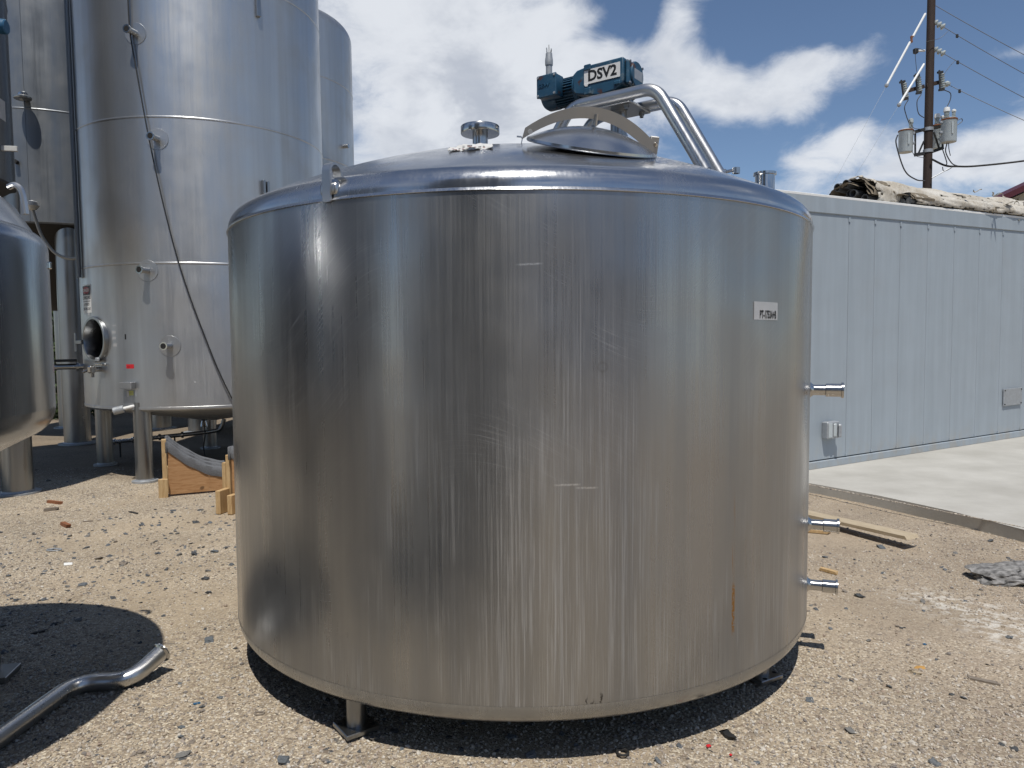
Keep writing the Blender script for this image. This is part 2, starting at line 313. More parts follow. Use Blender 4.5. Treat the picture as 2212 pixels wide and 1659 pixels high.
def gravel_mat():
    m, n, b = newmat('gravel_ground'); g = n.n('ShaderNodeNewGeometry').outputs['Position']; fl = n.scale(g, (1, 1, 0))
    vo = n.n('ShaderNodeTexVoronoi', {'Vector': fl, 'Scale': 115.0, 'Randomness': 1.0}, voronoi_dimensions='2D'); vb = n.n('ShaderNodeTexVoronoi', {'Vector': fl, 'Scale': 46.0}, voronoi_dimensions='2D')
    r1 = n.sepxyz(vo.outputs['Color']); r2 = n.sepxyz(vb.outputs['Color'])
    big = n.noise(fl, .55, 5.0, .6).outputs[0]; mid = n.noise(fl, 3.2, 5.0, .6).outputs[0]; sand = n.noise(fl, 220.0, 3.0, .6).outputs[0]
    cell = n.mix(r1[0], (.42, .355, .275, 1), (.20, .162, .125, 1)); cell = n.mix(n.rng(r1[1], .80, .9), cell, (.54, .49, .41, 1)); cell = n.mix(n.rng(r1[1], .08, .0), cell, (.085, .085, .09, 1))
    coarse = n.mix(r2[0], (.46, .39, .31, 1), (.17, .14, .115, 1)); coarse = n.mix(n.rng(r2[1], .90, .92), coarse, (.075, .078, .085, 1))
    kc = n.math('MULTIPLY', n.rng(r2[2], .62, .66), n.rng(mid, .42, .58, 0, 1, True)); base = n.mix(kc, cell, coarse)
    sandy = n.mix(sand, (.40, .33, .245, 1), (.285, .23, .17, 1)); base = n.mix(n.math('MULTIPLY', n.rng(big, .44, .64, 0, .75, True), n.rng(mid, .3, .6, .5, 1)), base, sandy)
    x, y, z = n.sepxyz(g)
    # pinkish decomposed granite near the slab, darker brown ground back under the silos, spilt white powder on the right
    base = n.mix(n.math('MULTIPLY', n.rng(x, 1.2, 2.2, 0, .6, True), n.rng(mid, .3, .7, .5, 1)), base, n.mix(r1[2], (.35, .29, .235, 1), (.20, .16, .13, 1)))
    brown_back = n.math('MULTIPLY', n.rng(y, 8.3, 9.3, 0, 1, True), n.rng(x, -2.2, -3.0, 0, 1, True)); base = n.mix(n.math('MULTIPLY', brown_back, .6), base, (.13, .10, .075, 1))
    for (u, v, rr) in ((2115, 1325, .42), (2000, 1290, .30), (2215, 1380, .36)):
        p = grd(u, v); d = n.n('ShaderNodeVectorMath', {0: fl, 1: (p.x, p.y, 0)}, operation='DISTANCE').outputs['Value']
        k = n.math('MULTIPLY', n.rng(d, rr, rr*.15, 0, 1, True), n.rng(n.noise(fl, 14.0, 5.0, .7).outputs[0], .46, .60, 0, .55, True)); base = n.mix(k, base, (.66, .65, .63, 1))
    hue = n.rng(n.noise(fl, 1.3, 3.0).outputs[0], .3, .7, .86, 1.12); base = n.n('ShaderNodeVectorMath', {0: base, 3: hue}, operation='SCALE').outputs['Vector']; base = n.scale(base, (1.17, 1.155, 1.10))
    link(n, base, b.inputs['Base Color']); b.inputs['Roughness'].default_value = .9; b.inputs['Specular IOR Level'].default_value = .25
    h = n.math('ADD', n.math('MULTIPLY', n.math('SUBTRACT', 1.0, vo.outputs['Distance']), .55), n.math('MULTIPLY', n.math('MULTIPLY', kc, n.math('SUBTRACT', 1.0, vb.outputs['Distance'])), .8))
    h = n.math('ADD', h, n.math('MULTIPLY', mid, 1.2)); link(n, n.n('ShaderNodeBump', {'Strength': .9, 'Distance': .007, 'Height': h}).outputs[0], b.inputs['Normal']); return m
M_ground = gravel_mat()
def stone_mat(name, cols, rough=.85):
    m, n, b = newmat(name); r = n.n('ShaderNodeObjectInfo').outputs['Random']; cr = n.n('ShaderNodeValToRGB', {0: r}); e = cr.color_ramp; e.interpolation = 'CONSTANT'
    while len(e.elements) < len(cols): e.elements.new(.5)
    for i, c in enumerate(cols): e.elements[i].position = i/len(cols); e.elements[i].color = col(c)
    ns = n.noise(n.n('ShaderNodeNewGeometry').outputs['Position'], 160.0, 3.0).outputs[0]
    link(n, n.n('ShaderNodeVectorMath', {0: cr.outputs[0], 3: n.rng(ns, .3, .7, .8, 1.2)}, operation='SCALE').outputs['Vector'], b.inputs['Base Color']); b.inputs['Roughness'].default_value = rough; return m
M_peb = stone_mat('pebble_tan', [(.48, .425, .355), (.41, .355, .29), (.54, .50, .44), (.28, .24, .20), (.41, .355, .285), (.46, .415, .355), (.33, .285, .245), (.20, .18, .165), (.42, .355, .27), (.33, .26, .205), (.53, .49, .43), (.39, .345, .29)])
M_drk = stone_mat('stone_slate', [(.085, .092, .10), (.13, .14, .15), (.06, .064, .068), (.17, .165, .155), (.105, .118, .13), (.20, .17, .14)])
def concrete_mat():
    m, n, b = newmat('pale_concrete'); oc = n.n('ShaderNodeTexCoord').outputs['Object']
    a = n.noise(oc, 1.4, 6.0, .6).outputs[0]; f = n.noise(oc, 90.0, 3.0, .6).outputs[0]; br = n.noise(n.scale(oc, (3, 90, 1)), 1.0, 4.0, .6).outputs[0]
    base = n.mix(n.rng(a, .3, .7), (.50, .485, .445, 1), (.365, .35, .315, 1)); base = n.mix(n.rng(br, .5, .8, 0, .3), base, (.33, .32, .29, 1)); base = n.mix(n.rng(f, .62, .75, 0, .35), base, (.27, .25, .22, 1))
    link(n, base, b.inputs['Base Color']); b.inputs['Roughness'].default_value = .85
    link(n, n.n('ShaderNodeBump', {'Strength': .4, 'Distance': .003, 'Height': n.math('ADD', br, f)}).outputs[0], b.inputs['Normal']); return m
M_conc = concrete_mat()
def panel_mat():
    m, n, b = newmat('blue_grey_panel'); oc = n.n('ShaderNodeTexCoord').outputs['Object']; rr = n.math('MULTIPLY', n.n('ShaderNodeObjectInfo').outputs['Random'], 9.0)
    sv = n.vmath('ADD', oc, n.n('ShaderNodeCombineXYZ', {0: rr, 2: rr}).outputs[0])
    a = n.noise(n.scale(sv, (9, 9, .5)), 1.0, 5.0, .6).outputs[0]; k = n.noise(sv, 2.0, 5.0, .6).outputs[0]; ch = n.noise(n.scale(sv, (22, 22, 5)), 1.0, 4.0, .7).outputs[0]
    base = n.mix(n.rng(a, .35, .7), (.345, .395, .44, 1), (.305, .35, .39, 1)); base = n.mix(n.rng(k, .55, .75, 0, .35), base, (.335, .36, .38, 1)); base = n.mix(n.rng(ch, .735, .755, 0, .8), base, (.62, .63, .62, 1))
    zz_ = n.sepxyz(oc)[2]; sp_ = n.math('MULTIPLY', n.rng(zz_, .34, .02, 0, 1, True), n.rng(n.noise(n.scale(oc, (6, 6, 3)), 1.0, 5.0, .7).outputs[0], .42, .66, 0, .6, True)); base = n.mix(sp_, base, (.36, .33, .28, 1))
    link(n, base, b.inputs['Base Color']); link(n, n.rng(k, .3, .7, .38, .55), b.inputs['Roughness'])
    link(n, n.n('ShaderNodeBump', {'Strength': .5, 'Distance': .03, 'Height': n.noise(sv, 1.5, 2.0).outputs[0]}).outputs[0], b.inputs['Normal']); return m
M_panel = panel_mat(); M_joint = plain('joint_paint', (.245, .28, .31), .6)  # joint colour: darker blue-grey of the wall core, also on the roller doors
def tarp_mat():
    m, n, b = newmat('torn_tarp'); oc = n.n('ShaderNodeTexCoord').outputs['Object']; x, y, z = n.sepxyz(oc)
    a = n.noise(oc, 3.5, 7.0, .68).outputs[0]; r = n.noise(n.scale(oc, (26, 26, 5)), 1.0, 5.0, .6, .8).outputs[0]
    base = n.mix(n.rng(a, .38, .66), (.56, .53, .47, 1), (.38, .335, .265, 1)); base = n.mix(n.rng(n.noise(oc, 7.0, 6.0, .7).outputs[0], .64, .72, 0, .8), base, (.13, .10, .08, 1)); base = n.mix(n.rng(r, .5, .7, 0, .5), base, (.66, .64, .59, 1))
    link(n, base, b.inputs['Base Color']); b.inputs['Roughness'].default_value = .9
    link(n, n.n('ShaderNodeBump', {'Strength': .9, 'Distance': .02, 'Height': n.math('ADD', r, a)}).outputs[0], b.inputs['Normal']); return m
M_tarp = tarp_mat(); M_tarpin = plain('dirty_canvas', (.17, .14, .10), .95, var=.4, scale=18, bump=.8)
M_pvc = plain('grey_pipe', (.10, .105, .11), .5, var=.2)
M_galv = plain('galvanised', (.38, .40, .42), .5, metal=.4, var=.15)
M_xf = plain('transformer_grey', (.46, .50, .51), .45, var=.1, scale=6)
M_porc = plain('porcelain', (.42, .46, .46), .3)
M_wire = plain('weathered_wire', (.05, .05, .055), .5)
M_paper = plain('crumpled_paper', (.58, .58, .565), .8, var=.08)
M_rust = plain('rusty_steel', (.22, .085, .035), .8, var=.4)
M_rock = plain('broken_asphalt', (.20, .195, .19), .95, var=.9, scale=26, bump=1.0)
M_leaf = plain('ivy_leaf', (.055, .085, .025), .6, var=.5, scale=9)
M_maroon = plain('maroon_metal', (.075, .010, .016), .45)
M_beige = plain('beige_siding', (.42, .36, .25), .6)
M_hose = plain('pale_hose', (.45, .44, .40), .5)

# ------------------------------------------------------------------ ground
def zground(x, y):
    return .005*math.sin(x*1.7+.6)*math.sin(y*1.3+1.1)+.003*math.sin(x*4.1+y*3.3)+.05*math.exp(-(((x-3.1)*.882+(y-7.9)*.47+.10)/.20)**2)*(.55+.45*math.sin(y*3.1+x))
def make_ground():
    xs = sorted(set([-400, -120, -40, -22, -14] + [round(-11+.2*i, 3) for i in range(91)] + [9, 12, 20, 40, 120, 400]))
    ys = sorted(set([-400, -120, -40, -15, -5, 0] + [round(1+.2*i, 3) for i in range(80)] + [19, 25, 40, 120, 400]))
    vs = []; fs = []
    for y in ys:
        for x in xs:
            k = 1.0 if (-11 <= x <= 7 and 1 <= y <= 17) else 0.0
            vs.append((x, y, k*zground(x, y)-(0.0 if k else .01)))
    nx = len(xs)
    for j in range(len(ys)-1):
        for i in range(nx-1): fs.append((j*nx+i, j*nx+i+1, j*nx+nx+i+1, j*nx+nx+i))
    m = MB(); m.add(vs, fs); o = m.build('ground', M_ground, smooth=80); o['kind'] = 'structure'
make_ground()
def scatter(name, label, cat, pts, scl, mat, flat=.7, seed=1.0):
    """loose stones: one cloud of points, one stone laid on each by geometry nodes"""
    n = len(pts); me = bpy.data.meshes.new(name); me.vertices.add(n); me.vertices.foreach_set('co', np.asarray(pts, np.float32).ravel())
    a = me.attributes.new('sz', 'FLOAT_VECTOR', 'POINT'); s3 = np.stack([scl*rng.uniform(.75, 1.3, n), scl*rng.uniform(.75, 1.3, n), scl*flat*rng.uniform(.7, 1.2, n)], 1); a.data.foreach_set('vector', s3.astype(np.float32).ravel())
    b = me.attributes.new('rt', 'FLOAT_VECTOR', 'POINT'); r3 = np.stack([rng.normal(0, .3, n), rng.normal(0, .3, n), rng.uniform(0, 6.28, n)], 1); b.data.foreach_set('vector', r3.astype(np.float32).ravel())
    o = bpy.data.objects.new(name, me); link_obj(o); o['kind'] = 'stuff'; o['label'] = label; o['category'] = cat
    gt = bpy.data.node_groups.new(name+'_nodes', 'GeometryNodeTree'); gt.interface.new_socket('Geometry', in_out='INPUT', socket_type='NodeSocketGeometry'); gt.interface.new_socket('Geometry', in_out='OUTPUT', socket_type='NodeSocketGeometry')
    q = N(gt); gi = q.n('NodeGroupInput'); go = q.n('NodeGroupOutput')
    ico = q.n('GeometryNodeMeshIcoSphere', {'Radius': .5, 'Subdivisions': 2 if seed > 5 else 1})
    nz = q.n('ShaderNodeTexNoise', {'Vector': q.vmath('ADD', q.n('GeometryNodeInputPosition').outputs[0], (seed, 2*seed, 0)), 'Scale': 2.1, 'Detail': 2.0})
    off = q.scale(q.vmath('SUBTRACT', nz.outputs['Color'], (.5, .5, .5)), (.9, .9, .9)); sp = q.n('GeometryNodeSetPosition', {'Geometry': ico.outputs[0], 'Offset': off})
    sm = q.n('GeometryNodeSetMaterial', {'Geometry': sp.outputs[0]}); sm.inputs['Material'].default_value = mat
    na = q.n('GeometryNodeInputNamedAttribute', {'Name': 'sz'}, data_type='FLOAT_VECTOR'); nr = q.n('GeometryNodeInputNamedAttribute', {'Name': 'rt'}, data_type='FLOAT_VECTOR')
    ip = q.n('GeometryNodeInstanceOnPoints', {'Points': gi.outputs[0], 'Instance': sm.outputs[0]})
    try:
        er = q.n('FunctionNodeEulerToRotation', {0: nr.outputs[0]}); link(q, er.outputs[0], ip.inputs['Rotation'])
    except Exception: link(q, nr.outputs[0], ip.inputs['Rotation'])
    link(q, na.outputs[0], ip.inputs['Scale']); link(q, ip.outputs[0], go.inputs[0])
    md = o.modifiers.new('stones', 'NODES'); md.node_group = gt; me.materials.append(mat); return o
def frustum_pts(n, y0, y1, power=1.0):
    out = []
    while len(out) < n:
        k = n*2; y = y0+(y1-y0)*rng.random(k)**power; x = (rng.random(k)*2-1)*(.74*y+.15)
        out += [(a, b) for a, b in zip(x, y)]
    return np.array(out[:n])
def onslab(x, y):   # right of the slab edge
    return (x-3.175)*(-1.861)-(y-7.775)*(.992) < 0 if False else ((x-3.1)*.882+(y-7.9)*.47) > 0
def val(x, y):      # cheap smooth noise for patches
    return np.sin(x*2.1+1.3*np.sin(y*1.7))+np.sin(y*2.7+1.1*np.sin(x*2.3+2))+.6*np.sin(x*5.2+y*4.1)
P = frustum_pts(105000, 2.35, 9.5, 1.5)
keep = np.array([not onslab(a, b) for a, b in P]); P = P[keep]; pk = val(P[:, 0], P[:, 1]) + rng.normal(0, .9, len(P)) > -.9; P = P[pk]
sc = np.clip(rng.lognormal(math.log(.0076), .42, len(P)), .004, .022)
scatter('gravel', 'loose tan and brown pebbles of the gravel yard', 'gravel', [(a, b, zground(a, b)+s*.12) for (a, b), s in zip(P, sc)], sc, M_peb)
P = frustum_pts(9000, 2.35, 10.0, 1.3); P = P[np.array([not onslab(a, b) for a, b in P])]
# slate chips lie thickest in the coarse band left of the tank
c0 = grd(230, 1210); dd = np.exp(-(((P[:, 0]-c0.x)/1.25)**2+((P[:, 1]-c0.y)/1.0)**2)); c1 = grd(430, 1130); dd2 = np.exp(-(((P[:, 0]-c1.x)/.8)**2+((P[:, 1]-c1.y)/.7)**2))
P = P[rng.random(len(P)) < .11+.95*np.maximum(dd, dd2)]; sc = np.clip(rng.lognormal(math.log(.0165), .5, len(P)), .008, .06)
scatter('slate_chips', 'dark grey stone chips scattered over the tan gravel', 'stones', [(a, b, zground(a, b)+s*.1) for (a, b), s in zip(P, sc)], sc, M_drk, .5, 6.0)

# ------------------------------------------------------------------ slab and blue-grey building
WA = R_(29.0); WT = Vector((math.cos(WA), math.sin(WA), 0)); WN = Vector((math.sin(WA), -math.cos(WA), 0)); W0 = grd(1757, 1012, .12)
TILT = .0115                                        # the yard rises a little along the wall
def wp(s, d, z): p = W0+WT*s+WN*d; return Vector((p.x, p.y, z+TILT*s))
def wallhit(u, v):
    d = ray(u, v); k = WN.dot(W0-Vector((0, 0, CAMH)))/WN.dot(d); P_ = Vector((0, 0, CAMH))+d*k; s = (P_-W0).dot(WT); return s, P_.z-TILT*s
WBASIS = Matrix(((WT.x, -WN.x, 0, W0.x), (WT.y, -WN.y, 0, W0.y), (TILT, 0, 1, 0), (0, 0, 0, 1)))   # x along wall, -y out of wall, z up
def slab():
    e = [grd(1600, 1020, .10), grd(1750, 1046, .10), grd(1900, 1072, .105), grd(2060, 1104, .115), grd(2212, 1138, .13), grd(2480, 1200, .14)]
    pts = []
    for p in e:
        for k in range(1): pts.append(p)
    m = MB(); top = []; n = len(pts)
    back = [wp(s, -2.6, 0) for s in np.linspace(-1.5, 14, n)]
    vs = []
    for i, p in enumerate(pts):
        s = (p-W0).dot(WT); zt = .12+TILT*max(-1.0, min(s, 9)); vs += [Vector((p.x, p.y, -.12)), Vector((p.x, p.y, zt-.012)), Vector((p.x, p.y, zt))+WN*-.012, Vector((back[i].x, back[i].y, .118+TILT*((back[i]-W0).dot(WT)))), Vector((back[i].x, back[i].y, -.12))]
    fs = []
    for i in range(n-1):
        for k in range(4): fs.append((i*5+k, i*5+k+1, i*5+5+k+1, i*5+5+k))
    m.add(vs, fs); o = m.build('concrete_slab', M_conc, smooth=30); o['kind'] = 'structure'
slab()
def building():
    t = thing('panel_building', 'low blue-grey metal panel building with flat roof behind the tank', 'building', W0)
    bm0 = Matrix.Translation(-W0) @ WBASIS
    HT = 3.0; zb = .12; ztop = 3.14; s0, s1 = -.70, 9.5
    m = MB(bm0); m.box(((s0+s1)/2, 1.25+.012, (zb+ztop)/2), (s1-s0, 2.5, ztop-zb-.02)); m.build('wall_core', M_joint, t, 0)
    seams = [wallhit(u*.54, 900)[0] for u in (3380, 3482, 3583, 3691, 3795, 3895, 3987, 4076)]
    seams = [s0] + seams + [seams[-1]+.62*k for k in range(1, 7)]
    for a, b in zip(seams, seams[1:]):
        m = MB(bm0); m.box(((a+b)/2, 0, (.215+2.94)/2), (b-a-.005, .03, 2.94-.215), .003); m.build('panel', M_panel, t, 30)
        m = MB(bm0); m.box((b, -.018, 2.905), (.03, .012, .05)); m.build('joint_clip', M_panel, t, 0); m = MB(bm0); m.box((b, -.018, .232), (.022, .012, .03)); m.build('joint_clip', M_panel, t, 0)
    m = MB(bm0); m.box(((s0+s1)/2, -.004, (2.95+ztop)/2), (s1-s0+.02, .05, ztop-2.95), .006); m.box(((s0+s1)/2, .001, 2.945), (s1-s0, .03, .012)); m.build('top_fascia', M_panel, t, 30)
    m = MB(bm0); m.box(((s0+s1)/2, -.006, (zb+.20)/2), (s1-s0+.01, .05, .20-zb+.004), .006); m.build('base_rail', M_panel, t, 30)
    m = MB(bm0); m.box(((s0+s1)/2, 1.25, ztop-.004), (s1-s0+.03, 2.56, .03), .004); m.build('roof', M_white, t, 30)
    m = MB(bm0); m.box((s0-.03, .02, 3.13), (.07, .10, .12), .01); m.build('corner_casting', M_rust, t, 30)
    s, z = wallhit(1785, 927); m = MB(bm0); m.box((s, -.055, z), (.20, .08, .19), .008); ob = m.build('outlet_box', M_galv, t, 30)
    m = MB(bm0); m.box((s+.02, -.10, z), (.05, .02, .15), .01); m.box((s-.055, -.097, z), (.06, .008, .16), .003); m.build('socket_cover', M_xf, ob, 30)
    m = MB(bm0); m.box((s+.085, -.115, z-.01), (.05, .03, .15), .012); m.build('flap_cover', M_galv, ob, 30)
    s, z = wallhit(2182, 856); m = MB(bm0); m.box((s, -.03, z), (.46, .016, .235), .003); pl = m.build('blank_plate', M_galv, t, 30)
    for a in (-1, 1):
        for b in (-1, 1): m = MB(bm0); m.box((s+a*.205, -.041, z+b*.095), (.016, .008, .016)); m.build('screw', M_black, pl, 0)
    pts = [bm0 @ Vector(q) for q in ((5.10, -.03, .13), (5.13, -.05, .26), (5.19, -.03, .34), (5.26, -.04, .20), (5.34, -.06, .36), (5.36, -.03, .55))]
    m = MB(); m.tube(spline(pts), .008, 8); m.build('cable_whip', M_black, t)
building()
def bundles():
    # two rolls of pipes under weathered canvas lying on the roof edge
    def roll(name, label, c0, c1, rad, sag, pipes, seed, wrap0):
        t = thing(name, label, 'pipe bundle', c0, group='canvas wrapped pipe bundles on the roof'); r = random.Random(seed)
        ax = (c1-c0); L_ = ax.length; ax.normalize(); sd_ = Vector((ax.y, -ax.x, 0)).normalized(); up = sd_.cross(ax)
        if up.z < 0: up = -up
        for (a, b, k0, rr, hollow) in pipes:
            p0 = sd_*a+up*b+ax*k0; p1 = sd_*a*.75+up*b*.5+ax*1.0
            m = MB()
            if hollow:
                m.tube([p0, p1], rr, 16, caps=False); m.tube([p0, p0+ax*.5], rr*.84, 16, caps=False)
                e = MB(); fr = MB(); 
                # annular lip
                x = sd_; vs = []; fs = []
                for k in range(16):
                    a_ = 2*math.pi*k/16; dv = sd_*math.cos(a_)+up*math.sin(a_); vs += [p0+dv*rr, p0+dv*rr*.84]
                for k in range(16): j = (k+1) % 16; fs.append((2*k, 2*j, 2*j+1, 2*k+1))
                m.add(vs, fs)
            else: m.tube([p0, p1], rr, 16)
            o = m.build('pipe', M_pvc, t)
            if hollow: mm = MB(); mm.tube([p0+ax*.12, p0+ax*.14], rr*.85, 16); mm.build('pipe_bore', M_dark, o)
        # canvas wrap: tattered half tube
        nseg, nl = 34, 150; vs = []; fs = []
        for i in range(nl+1):
            s = i/nl; k = .0 + s*L_
            for j in range(nseg+1):
                th = math.pi*(-.13+1.22*j/nseg)
                n_ = .35*math.sin(s*37+seed)+.4*math.sin(s*83+j*.33+seed)+.5*math.sin(j*.9+s*11*seed)+.55*math.sin(s*17*seed+j*.21)
                rr = rad*(1+.055*n_+.10*math.sin(s*6.1+seed))+(r.random()-.5)*.006
                off = wrap0*(.5+.5*math.sin(j*1.1+seed))*.5+r.random()*.02 if i == 0 else 0
                vs.append(sd_*math.cos(th)*rr*1.18+up*(math.sin(th)*rr*.92*(1-.18*s))+ax*(k+off if i == 0 else k)+up*(-sag*math.sin(s*math.pi)))
        w1 = nseg+1
        for i in range(nl):
            for j in range(nseg):
                hole = math.sin(i*.37+j*.8+seed)+math.sin(i*.171-j*.53+2*seed)+.7*math.sin(i*.9+j*1.3)
                ragged = (j < 2 and r.random() < .35) or (j > nseg-3 and r.random() < .35) or (i < 3 and r.random() < .3)
                if hole > 2.05 or ragged: continue
                fs.append((i*w1+j, i*w1+j+1, i*w1+w1+j+1, i*w1+w1+j))
        m = MB(); m.add(vs, fs); o = m.build('canvas_wrap', M_tarp, t, 50); md = o.modifiers.new('thick', 'SOLIDIFY'); md.thickness = .012
        # dirty inner layers hanging at the open end
        for k in range(5):
            vs = []; fs = []; q = rad*(.93-.06*k)
            for i in range(9):
                for j in range(15):
                    th = math.pi*(.02+.96*j/14)+.02*k; w_ = 1+.06*math.sin(j*1.7+k)+.03*r.random()
                    vs.append(sd_*math.cos(th)*q*w_*1.15+up*math.sin(th)*q*w_*.9+ax*(i*.05-.03*k*math.sin(j*.6+k)+.02*r.random()-.03))
            for i in range(8):
                for j in range(14):
                    if r.random() < .06: continue
                    fs.append((i*15+j, i*15+j+1, i*15+16+j, i*15+15+j))
            m = MB(); m.add(vs, fs); m.build('canvas_layer', M_tarpin, t, 50)
        # frayed flaps along the roll
        for k in range(16):
            s = r.uniform(.12, .97); th = r.choice([r.uniform(-.3, .3), r.uniform(.6, 1.6)]); b0 = ax*(s*L_)+(sd_*math.cos(th)*1.2+up*math.sin(th)*.9)*rad*1.03; vs = []; fs = []
            ln = r.uniform(.08, .25); wd = r.uniform(.04, .12); dr = (sd_*math.cos(th)+up*(math.sin(th)-.2)).normalized()
            for i in range(5):
                for j in range(4): vs.append(b0+ax*(ln*(i/4-.5))+dr*(.02+wd*.4*math.sin(j*.9+i*1.1+k))-up*(wd*j/3*(.5 if th < .5 else .1))+sd_*(.02*j)+ax*r.uniform(-.015, .015))
            for i in range(4):
                for j in range(3):
                    if r.random() > .12: fs.append((i*4+j, i*4+j+1, i*4+5+j, i*4+4+j))
            m = MB(); m.add(vs, fs); m.build('frayed_flap', M_tarp, t, 50)
    z0 = 3.16
    cA = wp(1.22, -.48, z0+.09); cB = wp(7.6, -.34, z0+.04)
    roll('pipe_bundle', 'open ended grey pipes fanned out under a torn canvas on the roof', cA, cB, .30, .0,
         [(.19, .0, .0, .046, True), (.09, -.02, .06, .040, True), (.06, .075, -.04, .050, True), (-.04, .10, .03, .046, True), (-.03, .205, -.06, .050, True), (-.16, .185, -.05, .050, True), (-.12, .06, .10, .045, True), (-.22, .06, .12, .045, True)], 3, .12)
    cA = wp(1.72, -.10, z0+.05); cB = wp(8.6, -.08, z0+.03)
    roll('pipe_bundle', 'capped black pipes in a canvas roll nearer the roof edge', cA, cB, .125, .0,
         [(.065, .0, -.02, .040, False), (-.015, -.005, -.03, .038, False), (.03, .065, .0, .038, False), (-.09, .0, .01, .036, False), (-.05, .06, .02, .034, False)], 5, .06)
    m = MB(); p0 = wp(.55, -.35, z0+.01); p1 = wp(1.5, -.55, z0+.05); m.strap([p0, (p0+p1)/2+Vector((0, 0, .02)), p1], WN, .35, .012); o = m.build('canvas_sheet', M_tarpin); at_origin(o); tag(o, 'flat dirty canvas sheet lying at the left end of the roof bundles', 'tarp')
bundles()

G = rng.random((2600, 2)); gp = []
for a_, b_ in G:
    u_ = 1700+700*a_; e_ = grd(u_, 1046+(u_-1750)*.2, .115); d_ = b_**2.2*1.6; p_ = e_-WN*d_; s_ = (p_-W0).dot(WT); gp.append((p_.x, p_.y, .122+TILT*s_))
gs = np.clip(rng.lognormal(math.log(.006), .5, len(gp)), .003, .02)
scatter('slab_grit', 'grit and small stones strewn along the edge of the concrete slab', 'grit', gp, gs, M_peb, .6, 2.0)
# ------------------------------------------------------------------ far buildings
def far_house():
    Y = 20.0; a = at(2128, 440, Y); b = at(2290, 364, Y); t = thing('gable_building', 'beige sided building with a maroon roof edge at far right', 'building', (a.x, Y, 0))
    o = Vector((a.x, Y, 0)); dx_ = b.x-a.x; dz_ = b.z-a.z; n = 3.2
    poly = [(-.2, 0), (-.2, a.z-.30), (dx_*n, a.z+dz_*n-.30), (dx_*2*n, a.z-.3), (dx_*2*n, 0)]
    m = MB(); m.prism(poly, .3, .88); m.build('wall', M_beige, t, 0)
    for k in range(14):
        x = .25+k*.42; zt = a.z+dz_/dx_*x-.32; m = MB(); m.box((x, .27, zt/2), (.05, .05, zt)); m.build('batten', M_beige, t, 0)
    for sgn in (0, 1):
        x0, z0, x1, z1 = (-.7, a.z-.7*dz_/dx_, dx_*n, a.z+dz_*n) if not sgn else (dx_*n, a.z+dz_*n, dx_*2*n+.7, a.z-.5)
        m = MB(); m.prism([(x0, z0), (x1, z1), (x1, z1-.16), (x0, z0-.16)], .1, .9); m.build('roof_slope', M_maroon, t, 0)
far_house()

